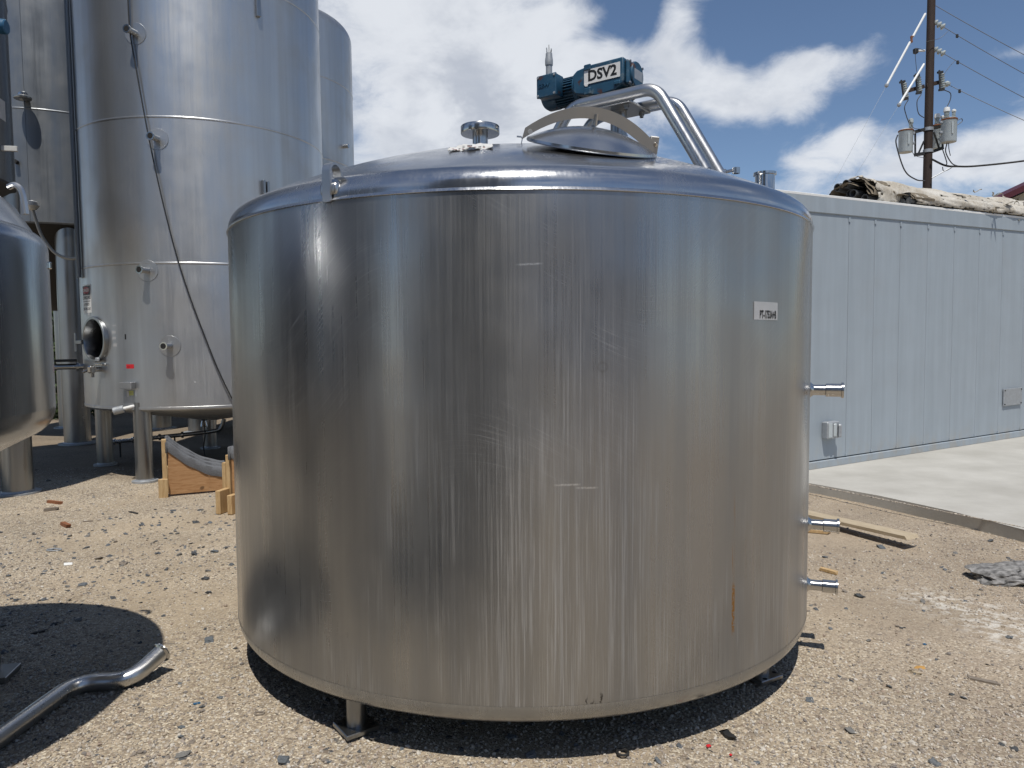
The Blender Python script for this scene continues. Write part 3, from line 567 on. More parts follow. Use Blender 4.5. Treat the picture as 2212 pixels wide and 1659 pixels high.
# ------------------------------------------------------------------ utility pole
def pole():
    Y = 28.0
    top = at(2011, -60, Y); b = at(2003, 400, Y); bx = b.x; t = thing('utility_pole', 'dark wooden utility pole with three grey transformers above the roof', 'utility pole', (bx, Y, 0))
    O = Vector((bx, Y, 0)); r0 = .155
    def q(u, v, dy=0.0): return at(u, v, Y+dy)-O
    m = MB(); m.tube([(0, 0, -.5), (0, 0, 4), (0, 0, 9), (0, 0, top.z+.5)], [.19, .165, .15, .135], 20); m.build('pole_shaft', M_polewood, t)
    k = FPX/Y
    # white guy strain rods and guy wires
    for (a, bb) in (((1999, 29), (1915, 184)), ((1996, 138), (1942, 226))):
        p0 = q(*a, -.3); p1 = q(*bb, -.8)
        if a[1] == 29:
            mid0 = p0.lerp(p1, .32); mid1 = p0.lerp(p1, .40)
            m = MB(); m.tube([p0, mid0], .040, 10); g = m.build('guy_rod', M_white, t); m = MB(); m.tube([mid1, p1], .040, 10); m.build('guy_rod', M_white, t); m = MB(); m.lathe([(0, -.14), (.05, -.1), (.035, 0), (.05, .1), (0, .14)], 10, mid0.lerp(mid1, .5)); m.build('guy_insulator', M_rust, g)
        else: m = MB(); m.tube([p0, p1], .040, 10); g = m.build('guy_rod', M_white, t)
        m = MB(); m.lathe([(0, -.09), (.07, -.03), (.07, .03), (0, .09)], 10, p1); m.build('guy_thimble', M_galv, g); m = MB(); m.tube([p1, p1+(p1-p0)*2.2], .0045, 6); m.build('guy_wire', M_galv, g)
    # strings of suspension insulators and the lines that leave to the right
    for i, (a, far) in enumerate((((2016, 9), (2212, 110)), ((2016, 46), (2212, 151)), ((2016, 104), (2212, 203)), ((2043, 180), (2212, 252)))):
        p0 = q(*a); d = (q(far[0], far[1], -1.5)-p0); dn = d.normalized()
        if i in (1, 2):
            for j in range(3):
                m = MB(Matrix.Translation(p0+dn*(.10+j*.15)) @ dn.to_track_quat('Z', 'Y').to_matrix().to_4x4()); m.lathe([(0, -.09), (.04, -.08), (.115, -.01), (.11, .035), (.04, .06), (0, .09)], 14); m.build('insulator', M_porc, t)
        elif i == 3: m = MB(Matrix.Translation(p0+dn*.05)); m.lathe([(0, -.11), (.11, -.04), (.12, .03), (.05, .10), (0, .12)], 14); m.build('insulator', M_porc, t)
        else: m = MB(Matrix.Translation(p0)); m.lathe([(0, -.09), (.06, -.04), (.06, .04), (0, .09)], 10); m.build('insulator', M_black, t)
        pts = []; s0 = p0+dn*(.45 if i in (1, 2) else .1)
        for k_ in range(25):
            f = k_/24; pts.append(O+s0.lerp(p0+d*2.2, f)+Vector((0, 0, -.12*4*f*(1-f))))
        m = MB(); m.tube(pts, .011, 6); o = m.build('power_line', M_wire); at_origin(o)
        tag(o, ('topmost thin overhead line leaving the pole to the right', 'second overhead line from the top, held by round insulators', 'third overhead line from the top, held by round insulators', 'lowest thin overhead line, leaving from the crossarm insulator')[i], 'power line', 'overhead lines leaving the pole')
        if i: cp = s0+dn*(.55 if i < 3 else .45); m = MB(); m.box(cp-Vector((0, 0, .06)), (.10, .05, .14), .02); m.build('wire_clamp', M_black, t)
    # small bracket insulator on the left
    m = MB(); m.tube([q(1998, 109), q(1982, 109.5)], .035, 10); m.build('bracket_insulator', M_white, t); m = MB(); m.lathe([(0, -.12), (.09, -.07), (.10, .07), (0, .12)], 12, q(1978, 110)); m.build('bracket_insulator_head', M_black, t)
    # crossarms with fused cutouts
    for a, b in (((1963, 195), (1996, 186)), ((2001, 184), (2035, 176))): m = MB(); m.strap([q(*a, -.05), q(*b, -.05)], (0, 1, 0), .10, .13); m.build('crossarm', M_polewood, t)
    for (u, v, tl) in ((1956, 194, -.20), (1986, 181, -.14), (2036, 174, -.10)):
        c = q(u, v, -.15); m = MB(Matrix.Translation(c) @ Matrix.Rotation(tl, 4, 'Y'))
        prof = [(0, -.30)]
        for j in range(7): z = -.28+j*.08; prof += [(.06, z), (.095, z+.025), (.06, z+.05)]
        prof += [(.04, .30), (0, .32)]; m.lathe(prof, 12); o = m.build('fuse_cutout', M_porc, t)
        m = MB(Matrix.Translation(c) @ Matrix.Rotation(tl, 4, 'Y')); m.tube([(-.15, -.05, -.36), (-.12, -.05, .38)], .032, 8); m.build('fuse_tube', M_black, o)
        for zz_ in (.31, -.33): m = MB(Matrix.Translation(c) @ Matrix.Rotation(tl, 4, 'Y')); m.box((-.08, -.03, zz_), (.20, .08, .07)); m.build('fuse_clip', M_black, o)
    # transformer carrier
    for a, b in (((1974, 285), (1997, 279)), ((2003, 279), (2035, 272)), ((1976, 334), (1997, 331)), ((2005, 330), (2037, 319))): m = MB(); m.strap([q(*a), q(*b)], (0, 1, 0), .12, .11); m.build('bracket_arm', M_black, t)
    for a, b in (((1977, 285), (1977, 333)), ((1984, 331), (1996, 304)), ((2017, 285), (2029, 321)), ((2036, 300), (2036, 322))): m = MB(); m.strap([q(*a), q(*b)], (0, 1, 0), .05, .05); m.build('bracket_brace', M_black, t)
    for v in (279, 326): m = MB(); m.lathe([(.162, -.06), (.175, -.06), (.175, .06), (.162, .06)], 20, (0, 0, q(2004, v).z)); m.build('pole_band', M_galv, t)
    def can(u, vt, vb, wpx, dy, lab, bush, fl=1):
        a = q(u, vt, dy); b_ = q(u, vb, dy); r = wpx/2/k; h = a.z-b_.z
        m = MB(Matrix.Translation((b_.x, b_.y, b_.z))); m.lathe([(0, 0), (r*.92, 0), (r*.96, .04), (r*.97, h*.93), (r, h*.95), (r, h*.985), (r*.95, h), (r*.5, h+.05), (0, h+.06)], 28); o = m.build('transformer', M_xf, t); o['label'] = lab
        m = MB(Matrix.Translation((b_.x, b_.y, b_.z))); m.lathe([(r*1.01, h*.93), (r*1.04, h*.95), (r*1.04, h*.985), (r*1.0, h)], 28); m.build('lid_band', M_rust, o)
        for (bx_, hh, rr, capm) in bush:
            prof = []
            for j in range(5): z = h+.03+j*.05; prof += [(rr*.7, z), (rr, z+.02), (rr*.7, z+.04)]
            m = MB(Matrix.Translation((b_.x+bx_*r, b_.y-.1, b_.z))); m.lathe([(rr*.7, h-.02)]+prof+[(0, h+.28)], 12); bo = m.build('bushing', M_porc, o)
            m = MB(Matrix.Translation((b_.x+bx_*r, b_.y-.1, b_.z))); m.lathe([(0, h+hh), (rr*.9, h+hh-.03), (rr*1.1, h+.30), (rr*1.1, h+.24), (0, h+.24)], 12); m.build('bushing_cap', M_white if capm else M_porc, o)
        m = MB(); m.box((b_.x+r*fl, b_.y, b_.z+h*.86), (.14, .12, .10), .02); m.box((b_.x+r*fl, b_.y, b_.z+h*.42), (.14, .12, .10), .02); m.build('mounting_lug', M_galv, o)
        m = MB(); m.box((b_.x-.10*r, b_.y-r-.01, b_.z+h*.55), (.06, .02, h*.5), .005); m.build('rust_stain_plate', M_rust if dy == 0.3 else M_xf, o)
    can(1956, 281, 329, 29, -.05, 'left transformer hanging by itself on the left of the pole', [(.5, .42, .08, False)])
    can(2049, 257, 307, 31, -.4, 'right transformer with two white bushings', [(-.55, .42, .10, True), (.4, .34, .07, True)], -1)
    can(2025, 270, 321, 26, .6, 'middle transformer half hidden behind the pole', [(-.4, .42, .10, True), (.5, .34, .07, True)], -1)
    jmp = [([(1962, 215), (1954, 231), (1958, 250), (1964, 266)], .016, M_wire), ([(1990, 203), (1981, 219), (1984, 244), (1996, 254)], .016, M_wire), ([(2040, 194), (2053, 201), (2052, 217), (2040, 240)], .016, M_wire),
           ([(1939, 291), (1936, 311), (1954, 367), (1978, 387), (1998, 390)], .024, M_wire), ([(2035, 319), (2045, 350), (2042, 357)], .018, M_wire), ([(2046, 307), (2043, 328), (2056, 352), (2072, 359)], .02, M_wire), ([(2049, 307), (2050, 322), (2053, 336)], .014, M_wire),
           ([(2013, 384), (2042, 368), (2058, 360), (2070, 358)], .022, M_galv), ([(2012, 343), (2042, 357), (2070, 359), (2110, 358), (2212, 347), (2380, 322)], .036, M_black), ([(2067, 260), (2077, 256), (2078, 262), (2066, 271)], .014, M_wire),
           ([(2036, 360), (2038, 368), (2046, 367), (2058, 360)], .016, M_wire), ([(1998, 109), (1981, 104), (1977, 112), (1980, 150), (1984, 168)], .009, M_wire), ([(2048, 67), (2030, 82), (2000, 90)], .008, M_wire), ([(2063, 130), (2050, 145), (2036, 164)], .008, M_wire), ([(1964, 258), (1974, 276), (1997, 278)], .010, M_wire), ([(1968, 320), (1976, 335), (1998, 341)], .010, M_wire)]
    for pts, r, mt in jmp: m = MB(); m.tube(spline([q(u, v, -.25) for u, v in pts], 8), r, 6); m.build('jumper_wire', mt, t)
pole()

# ------------------------------------------------------------------ tanks
def curved(mb, R, a0, a1, z0, z1, off, thick=.003, n=8):
    """a thin plate wrapped on a cylinder"""
    vs = []; fs = []
    for i in range(n+1):
        a = a0+(a1-a0)*i/n
        for rr in (R+off-.004, R+off+thick):
            for z in (z0, z1): vs.append((rr*math.cos(a), rr*math.sin(a), z))
    for i in range(n):
        b = i*4; c = b+4; fs += [(b+2, b+3, c+3, c+2), (b, c, c+1, b+1), (b+1, c+1, c+3, b+3), (b, b+2, c+2, c)]
    fs += [(0, 1, 3, 2), (n*4, n*4+2, n*4+3, n*4+1)]; return mb.add(vs, fs)
def on_cyl(R, a, z, off):
    """letters laid on the wall: x runs to the right as seen from outside"""
    return lambda x, y, d: Vector(((R+off+d)*math.cos(a+x/R), (R+off+d)*math.sin(a+x/R), z+y))
def radial(a, R, z):
    """frame whose z axis points out of the wall at angle a"""
    c, s = math.cos(a), math.sin(a)
    return Matrix(((-s, 0, c, R*c), (c, 0, s, R*s), (0, 1, 0, z), (0, 0, 0, 1)))
def weld(R, z, t, mat, h=.010, p=.006, seg=128):
    m = MB(); m.lathe([(R-.002, z-h*1.6), (R+p*.5, z-h), (R+p, z), (R+p*.5, z+h), (R-.002, z+h*1.6)], seg); return m.build('weld_seam', mat, t, 60)
def legs(t, angs, r, rad, ztop, mat, plate=0.0, foot='round', zs=None):
    for i, a in enumerate(angs):
        rr_ = r[i] if isinstance(r, list) else r; x, y = rr_*math.cos(a), rr_*math.sin(a); z0 = (zs[i] if zs else 0)
        m = MB(); m.lathe([(rad, z0+.015), (rad, ztop)], 28, (x, y, 0)); o = m.build('leg', mat, t)
        m = MB(Matrix.Translation((x, y, z0)) @ Matrix.Rotation(a+(.5 if foot == 'round' else 1.15), 4, 'Z'))
        if foot == 'round': m.lathe([(0, 0), (rad*1.45, 0), (rad*1.45, .02), (rad*1.05, .024), (rad*1.0, .04), (0, .04)], 28); m.build('foot_plate', M_galv, o)
        else:
            m.box((0, 0, .018), (plate, plate, .02), .003); pl = m.build('foot_plate', M_leg, o)

# --- the mixing tank in front
def main_tank():
    cx, cy, R = MAIN
    t = thing('mixing_tank', 'large squat stainless steel mixing tank with blue agitator motor on its dome', 'tank', (cx, cy, 0), (-.0038, .0053, 0))
    O = Vector((cx, cy, 0)); zb, zs = .165, 2.13; rk, be = .10, R_(26)
    m = MB(); m.lathe([(R, .245), (R, .6), (R, 1.0), (R, 1.4), (R, 1.8), (R, zs-.006)], 256); m.build('shell', M_shell, t, 60)
    m = MB(); m.lathe([(R+.0008, .246), (R+.0012, .238), (R-.001, .222), (R-.006, .205), (R-.014, .190), (R-.026, .177), (R-.042, .168), (R-.062, .164), (R-.12, .170), (0, .22)], 256); m.build('bottom_skirt', M_strip, t, 50)
    prof = [(R, zs-.008), (R+.006, zs-.007), (R+.0065, zs-.005), (R+.0015, zs+.004)]
    for i in range(13):
        a = (math.pi/2-be)*i/12; prof.append((R-rk+rk*math.cos(a), zs+.006+rk*math.sin(a)))
    rke, zke = prof[-1]; kk = math.tan(be)/(2*rke)
    def dz_(r): return zke+kk*(rke*rke-r*r)
    for i in range(1, 25): r = rke*(1-i/24); prof.append((r, dz_(r)))
    m = MB(); m.lathe(prof, 256); m.build('domed_top', M_dome, t, 28)
    legs(t, [R_(-119.5), R_(-35), R_(58), R_(148)], [1.405, 1.36, 1.4, 1.4], .040, .26, M_leg, .145, 'square')
    for lg in [c for c in t.children if c.name.startswith('leg')]:
        pl = [c for c in lg.children][0]; c0 = sum((Vector(v.co) for v in pl.data.vertices), Vector())/len(pl.data.vertices)
        for sx in (-1, 1):
            for sy in (-1, 1): m = MB(); m.lathe([(0, .0285), (.011, .0285), (.011, .02), (0, .02)], 12, (c0.x+sx*.066*(1 if sx*sy > 0 else 0), c0.y+sy*.066*(1 if sx*sy < 0 else 0), 0)); m.build('bolt_hole', M_dark, pl)
    # lifting lugs
    for a in (R_(-118.8), R_(61), R_(-200)):
        M_ = Matrix.Rotation(a, 4, 'Z'); m = MB(M_); path = [(R+.010, 0, zs-.012), (R+.010, 0, zs+.10)]
        for k in range(1, 10): q = math.pi*k/10; path.append((R-.020+.030*math.cos(q), 0, zs+.105+.030*math.sin(q)))
        path += [(R-.052, 0, zs+.10), (R-.060, 0, zs+.06)]
        m.strap(path, (0, 1, 0), .039, .010); lo = m.build('lifting_lug', M_frame, t, 50)
        m = MB(M_); m.box((R-.022, 0, zs+.038), (.06, .085, .05), .014, 2); m.build('weld_pad', M_frame, lo, 50)
    # side outlets
    for (v, ll) in ((846, .150), (1145, .142), (1272, .140)):
        a = R_(-21.0); z = hit(1742, v, MAIN)[1]
        M_ = radial(a, R, z); m = MB(M_); m.lathe([(.026, -.01), (.026, .075), (.0265, .075)], 24)
        m.lathe([(.045, -.004), (.033, .006), (.026, .016)], 24); o = m.build('side_outlet', M_pipe, t)
        m = MB(M_); m.lathe([(.026, .068), (.032, .071), (.032, ll-.012), (.038, ll-.010), (.038, ll), (.024, ll), (.024, ll-.06), (0, ll-.06)], 24); m.build('ferrule', M_pipe, o)
    # PT label
    a0, z0, _ = hit(1626, 652, MAIN); a1, z1, _ = hit(1674, 686, MAIN); az = (a0+a1)/2; zc = 1.706
    m = MB(); curved(m, R, az-.058, az+.058, zc-.036, zc+.036, .001, .001); lb = m.build('tag_label', M_glabel, t, 60); lb['label'] = 'small grey tag label reading PT-1753A+B'
    text_mesh('lettering', 'PT-1753A+B', .043, M_ink, lb, on_cyl(R, az+.008, zc-.016, .0028), 0, .56, .0017)
    # nozzles on the dome
    def dome_stub(x, y, rr, prof_, nm, mat=M_pipe):
        r = math.hypot(x, y); m = MB(Matrix.Translation((x, y, dz_(r)-.02))); m.lathe(prof_, 32); return m.build(nm, mat, t, 40)
    p = at(1031, 300, 3.52)-O; fl = dome_stub(p.x, p.y, 0, [(.036, 0), (.036, .085)], 'flanged_nozzle')
    zf = dz_(math.hypot(p.x, p.y)); m = MB(Matrix.Translation((p.x, p.y, zf+.052)));  m.lathe([(.036, 0), (.090, .0), (.0915, .003), (.0915, .034), (.089, .037), (0, .037)], 48); m.build('flange', M_pipe, fl, 40)
    p = at(1648, 390, 3.72)-O; st = dome_stub(p.x, p.y, 0, [(.060, .0), (.052, .03), (.048, .045), (.048, .125), (.056, .128), (.056, .14), (.046, .14), (.046, .0), ], 'short_nozzle')
    # small hook
    p = at(1120, 318, 3.28)-O; z = dz_(math.hypot(p.x, p.y)); m = MB(Matrix.Translation((p.x, p.y, z))); m.strap([(0, 0, 0), (.004, 0, .018), (0, 0, .028), (-.02, 0, .03)], (0, 1, 0), .014, .004); m.build('dome_hook', M_frame, t)
    # manway
    px_, py_ = .325-cx, 3.14-cy; r = math.hypot(px_, py_); nv = Vector((2*kk*px_, 2*kk*py_, 1)).normalized()
    ex = Vector((1, 0, 0)); ex = (ex-nv*ex.dot(nv)).normalized(); ey = nv.cross(ex)
    F = Matrix(((ex.x, ey.x, nv.x, px_), (ex.y, ey.y, nv.y, py_), (ex.z, ey.z, nv.z, dz_(r)-.052), (0, 0, 0, 1)))
    m = MB(F); m.lathe([(.245, -.03), (.238, .0), (.236, .026), (.242, .030), (.228, .030), (.226, -.03)], 64); mw = m.build('manway_neck', M_dome, t)
    m = MB(F); m.lathe([(0, .004), (.227, .004)], 48); m.build('manway_opening', M_dark, mw)
    FL = F @ Matrix.Translation((.25, 0, .036)) @ Matrix.Rotation(R_(2.2), 4, 'Y') @ Matrix.Translation((-.25, 0, 0))
    pr = [(0, .004), (.258, .0), (.270, .001), (.274, .006), (.272, .016), (.258, .022)]
    for i in range(1, 13): q = i/12; pr.append((.258*(1-q), .022+.066*(1-(1-q)**2)))
    m = MB(FL); m.lathe(pr, 72); ld = m.build('manway_lid', M_dome, t, 40); ld['label'] = 'dished round manway lid resting slightly open'
    m = MB(FL); m.tube([(.0, -.03, .095), (.0, -.03, .135), (.0, .03, .135), (.0, .03, .095)], .007, 8); m.build('lid_lug', M_frame, ld)
    arc = []; N_ = 22
    for i in range(N_+1): x = -.285+.55*i/N_; q = (x+.01)/.28; arc.append((x, .165-.118*q*q+.005*x))
    poly = arc+[(x-.008, z-.047) for x, z in arc[::-1]]
    m = MB(FL); m.prism(poly, -.012, .0, 'xz'); bar = m.build('clamp_bar', M_dull, t, 30); bar['label'] = 'flat curved bar arching over the manway lid'
    m = MB(FL @ Matrix.Translation((-.262, -.0125, .038)) @ Matrix.Rotation(R_(90), 4, 'X')); m.lathe([(0, .0015), (.010, .0015), (.010, -.002), (0, -.002)], 16); m.build('bar_hole', M_white, bar)
    m = MB(F); m.box((.262, -.004, .055), (.034, .006, .125), .002); m.box((.277, .012, .055), (.005, .034, .125), .002); m.box((.262, .026, .055), (.034, .005, .125), .002); hb = m.build('hinge_bracket', M_dull, t, 30)
    m = MB(F @ Matrix.Translation((.265, -.009, .085)) @ Matrix.Rotation(R_(90), 4, 'X')); m.lathe([(0, .003), (.009, .003), (.011, 0), (0, 0)], 14); m.build('hinge_pin', M_pipe, hb)
    # agitator frame: two bent tubes
    ax = Vector((.809, -.588, 0)); dp = Vector((.588, .809, 0)); A0 = Vector((.540-cx, 3.825-cy, 0))
    zr = 2.80; hl = .215
    for sgn, off in ((-1, -.10), (1, .135)):
        b0 = A0+dp*off; e0 = b0-ax*hl; e1 = b0+ax*(hl+.045)
        f0 = e0-ax*.17; f1 = e1+ax*.25; f0.z = dz_(math.hypot(f0.x, f0.y))-.01; f1.z = dz_(min(math.hypot(f1.x, f1.y), 1.4))-.01
        e0 = Vector((e0.x, e0.y, zr)); e1 = Vector((e1.x, e1.y, zr))
        m = MB(); m.tube(fillet([f0, e0, e1, f1], .07, 8), .030, 20); o = m.build('frame_tube', M_frame, t)
        if sgn > 0:
            c = f1.lerp(e1, .05)+Vector((0, 0, .02)); m = MB(); m.box(c, (.05, .04, .03), .006); m.tube([c, c+ax*.06+Vector((0, 0, .004))], .008, 8); m.lathe([(.012, -.014), (.018, -.014), (.018, .014), (.012, .014), (.012, -.014)], 14, c+ax*.075); m.build('tube_clamp', M_pipe, o)
    B = Matrix.Translation(A0) @ Matrix.Rotation(math.atan2(ax.y, ax.x), 4, 'Z')
    m = MB(B); m.box((0, .02, zr-.03), (.24, .24, .014), .003); pl = m.build('mounting_plate', M_leg, t)
    for sx in (-1, 1):
        for sy in (-1, 1): m = MB(B); m.lathe([(.011, zr-.06), (.011, zr-.036), (.016, zr-.036), (.016, zr-.048)], 6, (sx*.085, .02+sy*.085, 0)); m.build('bolt', M_galv, pl)
    m = MB(B); m.lathe([(.042, zr-.03), (.042, zr-.155), (.047, zr-.157), (.047, zr-.175), (.024, zr-.177), (.024, zr-.32)], 28, (0, .015, 0)); m.build('shaft_housing', M_leg, t)
    m = MB(B); m.lathe([(.085, zr+.028), (.088, zr+.032), (.088, zr+.048), (.07, zr+.05), (.065, zr+.075)], 40, (0, .015, 0)); m.lathe([(.06, zr-.02), (.06, zr+.03)], 30, (0, .015, 0)); m.build('output_flange', M_motor, t)
    # gearbox
    m = MB(B); g0, g1 = zr+.052, zr+.195
    poly = [(-.215, g0+.03), (-.20, g0+.012), (-.06, g0-.02), (.03, g0-.01), (.06, g0+.008), (.072, g0+.012), (.078, g0+.03), (.078, g1-.004), (.07, g1), (-.10, g1+.0), (-.135, g1-.004), (-.19, g1-.012), (-.215, g1-.03)]
    m.prism(poly, -.085, .11, 'xz'); gb = m.build('gearbox', M_motor, t, 25)
    md = gb.modifiers.new('edge', 'BEVEL'); md.width = .007; md.segments = 2; md.limit_method = 'ANGLE'
    for (x, z, w_, h_) in ((-.125, g1-.012, .04, .03), (-.125, g0+.012, .04, .035), (.045, g0+.02, .035, .02)): m = MB(B); m.box((x, -.088, z), (w_, .012, h_), .004); m.build('cast_boss', M_motor, gb)
    m = MB(B @ Matrix.Translation((.074, .012, (g0+g1)/2)) @ Matrix.Rotation(R_(90), 4, 'Y')); m.lathe([(0, .035), (.062, .035), (.066, .030), (.066, -.02)], 36); m.build('end_housing', M_motor, gb)
    m = MB(B); m.box((.088, .012, (g0+g1)/2), (.022, .165, .120), .008); ep = m.build('end_cover', M_motor, gb)
    for k in range(5):
        for s_ in (-1, 1): m = MB(B @ Matrix.Translation((.099, .012+(k-2)*.034, (g0+g1)/2+s_*.052)) @ Matrix.Rotation(R_(90), 4, 'Y')); m.lathe([(0, .006), (.006, .006), (.007, 0), (0, 0)], 8); m.build('cover_bolt', M_leg, ep)
    m = MB(B); m.box((.1085, .02, (g0+g1)/2), (.002, .09, .05)); m.build('rating_plate', M_galv, gb)
    m = MB(B); m.box((-.042, -.0868, (g0+g1)/2+.012), (.205, .003, .072), 0); lp = m.build('name_label', M_wlabel, gb, 0); lp['label'] = 'white label reading DSV2'
    # curled corner of the label
    m = MB(B); m.prism([(-.144, (g0+g1)/2-.024), (-.118, (g0+g1)/2-.024), (-.123, (g0+g1)/2-.036), (-.136, (g0+g1)/2-.034)], -.092, -.089, 'xz'); m.build('label_corner', M_wlabel, gb, 0)
    text_mesh('lettering', 'DSV2', .072, M_ink, lp, lambda x, y, d: B @ Vector((x-.040, -.0890-d, (g0+g1)/2+.012+y)), 0, 1.0, .0024)
    # motor with cooling fins
    zc = (g0+g1)/2-.004; MX = B @ Matrix.Translation((-.215, .012, zc)) @ Matrix.Rotation(R_(-90), 4, 'Y')
    m = MB(MX); m.lathe([(.072, -.01), (.078, 0), (.078, .018), (.062, .02), (.062, .135), (.07, .137), (.0765, .15), (.0765, .205), (.066, .222), (0, .224)], 40); mo = m.build('drive_motor', M_motor, t, 30)
    for k in range(30):
        a = 2*math.pi*k/30
        m = MB(MX @ Matrix.Rotation(a, 4, 'Z')); m.box((.0665, 0, .078), (.016, .004, .115)); m.build('cooling_fin', M_motor, mo, 0)
    m = MB(B); m.box((-.352, -.082, zc+.01), (.118, .075, .112), .008, 2); tb = m.build('terminal_box', M_motor, t, 30)
    m = MB(B); m.box((-.352, -.121, zc+.01), (.122, .012, .116), .004); tl = m.build('terminal_cover', M_motor, tb, 30)
    for sx in (-1, 1):
        for sz in (-1, 1): m = MB(B @ Matrix.Translation((-.352+sx*.051, -.126, zc+.01+sz*.047)) @ Matrix.Rotation(R_(90), 4, 'X')); m.lathe([(0, .005), (.006, .005), (.007, 0), (0, 0)], 10); m.build('cover_screw', M_galv, tb)
    text_mesh('lettering', 'SEW', .028, M_motor, tb, lambda x, y, d: B @ Vector((x-.365, -.1275-d, zc+.012+y)), .0025, 1.25, .0008)
    m = MB(B); m.lathe([(.017, zc+.06), (.017, zc+.125), (.020, zc+.127), (.021, zc+.135), (.021, zc+.155), (.018, zc+.175), (.017, zc+.19), (0, zc+.19)], 18, (-.362, -.082, 0)); cd = m.build('conduit', M_galv, t)
    for k in range(6): a = k*1.05; m = MB(B); m.tube([(-.362+.011*math.cos(a), -.082+.011*math.sin(a), zc+.185), (-.362+.014*math.cos(a), -.082+.014*math.sin(a), zc+.205+.012*(k % 3))], .0028, 6); m.build('cut_wire', (M_black, M_galv, M_white)[k % 3], cd)
    return dz_
DOMEZ = main_tank()

# --- silos
def silo(name, label, T, z0, rings, top, mat, leg_angs, leg_rad, cone=.35, group=None, dome=.4, kn=.12, cone_r=.25, leg_r=None, legmat=M_leg, hole=None, conemat=None):
    cx, cy, R = T; t = thing(name, label, 'tank', (cx, cy, 0), group=group)
    zz = [z0]+[r for r in rings if z0+.1 < r < top]+[top]; prof = []
    for a in zz: prof.append((R, a))
    if hole:
        ha, hz, hr = hole; zs_ = sorted(set([z0+(hz-hr-.05-z0)*i/3 for i in range(4)]+[hz-hr-.05+(2*hr+.1)*i/56 for i in range(57)]+[a for a in zz if a > hz+hr+.05])); sg = 720; vs = []; fs = []
        for a in zs_:
            for i in range(sg): q = 2*math.pi*i/sg; vs.append((R*math.cos(q), R*math.sin(q), a))
        for j in range(len(zs_)-1):
            for i in range(sg):
                am = 2*math.pi*(i+.5)/sg; d = (am-ha+math.pi) % (2*math.pi)-math.pi
                if math.hypot(R*math.sin(d) if abs(d) < 1.5 else 9, (zs_[j]+zs_[j+1])/2-hz) < hr: continue
                k = (i+1) % sg; fs.append((j*sg+i, j*sg+k, j*sg+sg+k, j*sg+sg+i))
        m = MB(); m.add(vs, fs)
    else: m = MB(); m.lathe(prof, 144)
    m.build('shell', mat, t, 60)
    for r in rings:
        if z0+.1 < r < top: weld(R, r, t, mat)
    p = [(R, top)]
    for i in range(1, 9): a = math.pi/2*i/9; p.append((R-kn+kn*math.cos(a), top+kn*math.sin(a)))
    for i in range(1, 13): q = i/12; p.append(((R-kn)*(1-q), top+kn+dome*(1-(1-q)**2)))
    m = MB(); m.lathe(p, 144); m.build('top_head', mat, t, 60)
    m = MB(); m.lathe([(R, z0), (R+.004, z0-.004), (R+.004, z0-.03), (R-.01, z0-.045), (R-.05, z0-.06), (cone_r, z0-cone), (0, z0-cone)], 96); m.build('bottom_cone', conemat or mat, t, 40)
    legs(t, leg_angs, leg_r or R-.09, leg_rad, z0+.05, legmat)
    return t
big = silo('storage_silo', 'tall shiny stainless silo on pipe legs with a black cable hanging across it', TB, .88, (2.51, 4.13, 5.74, 7.35), 8.6, M_big, [R_(a) for a in (-101, -173, 115, 43, -29)], .098, .28, hole=(R_(-125), 1.66, .235))
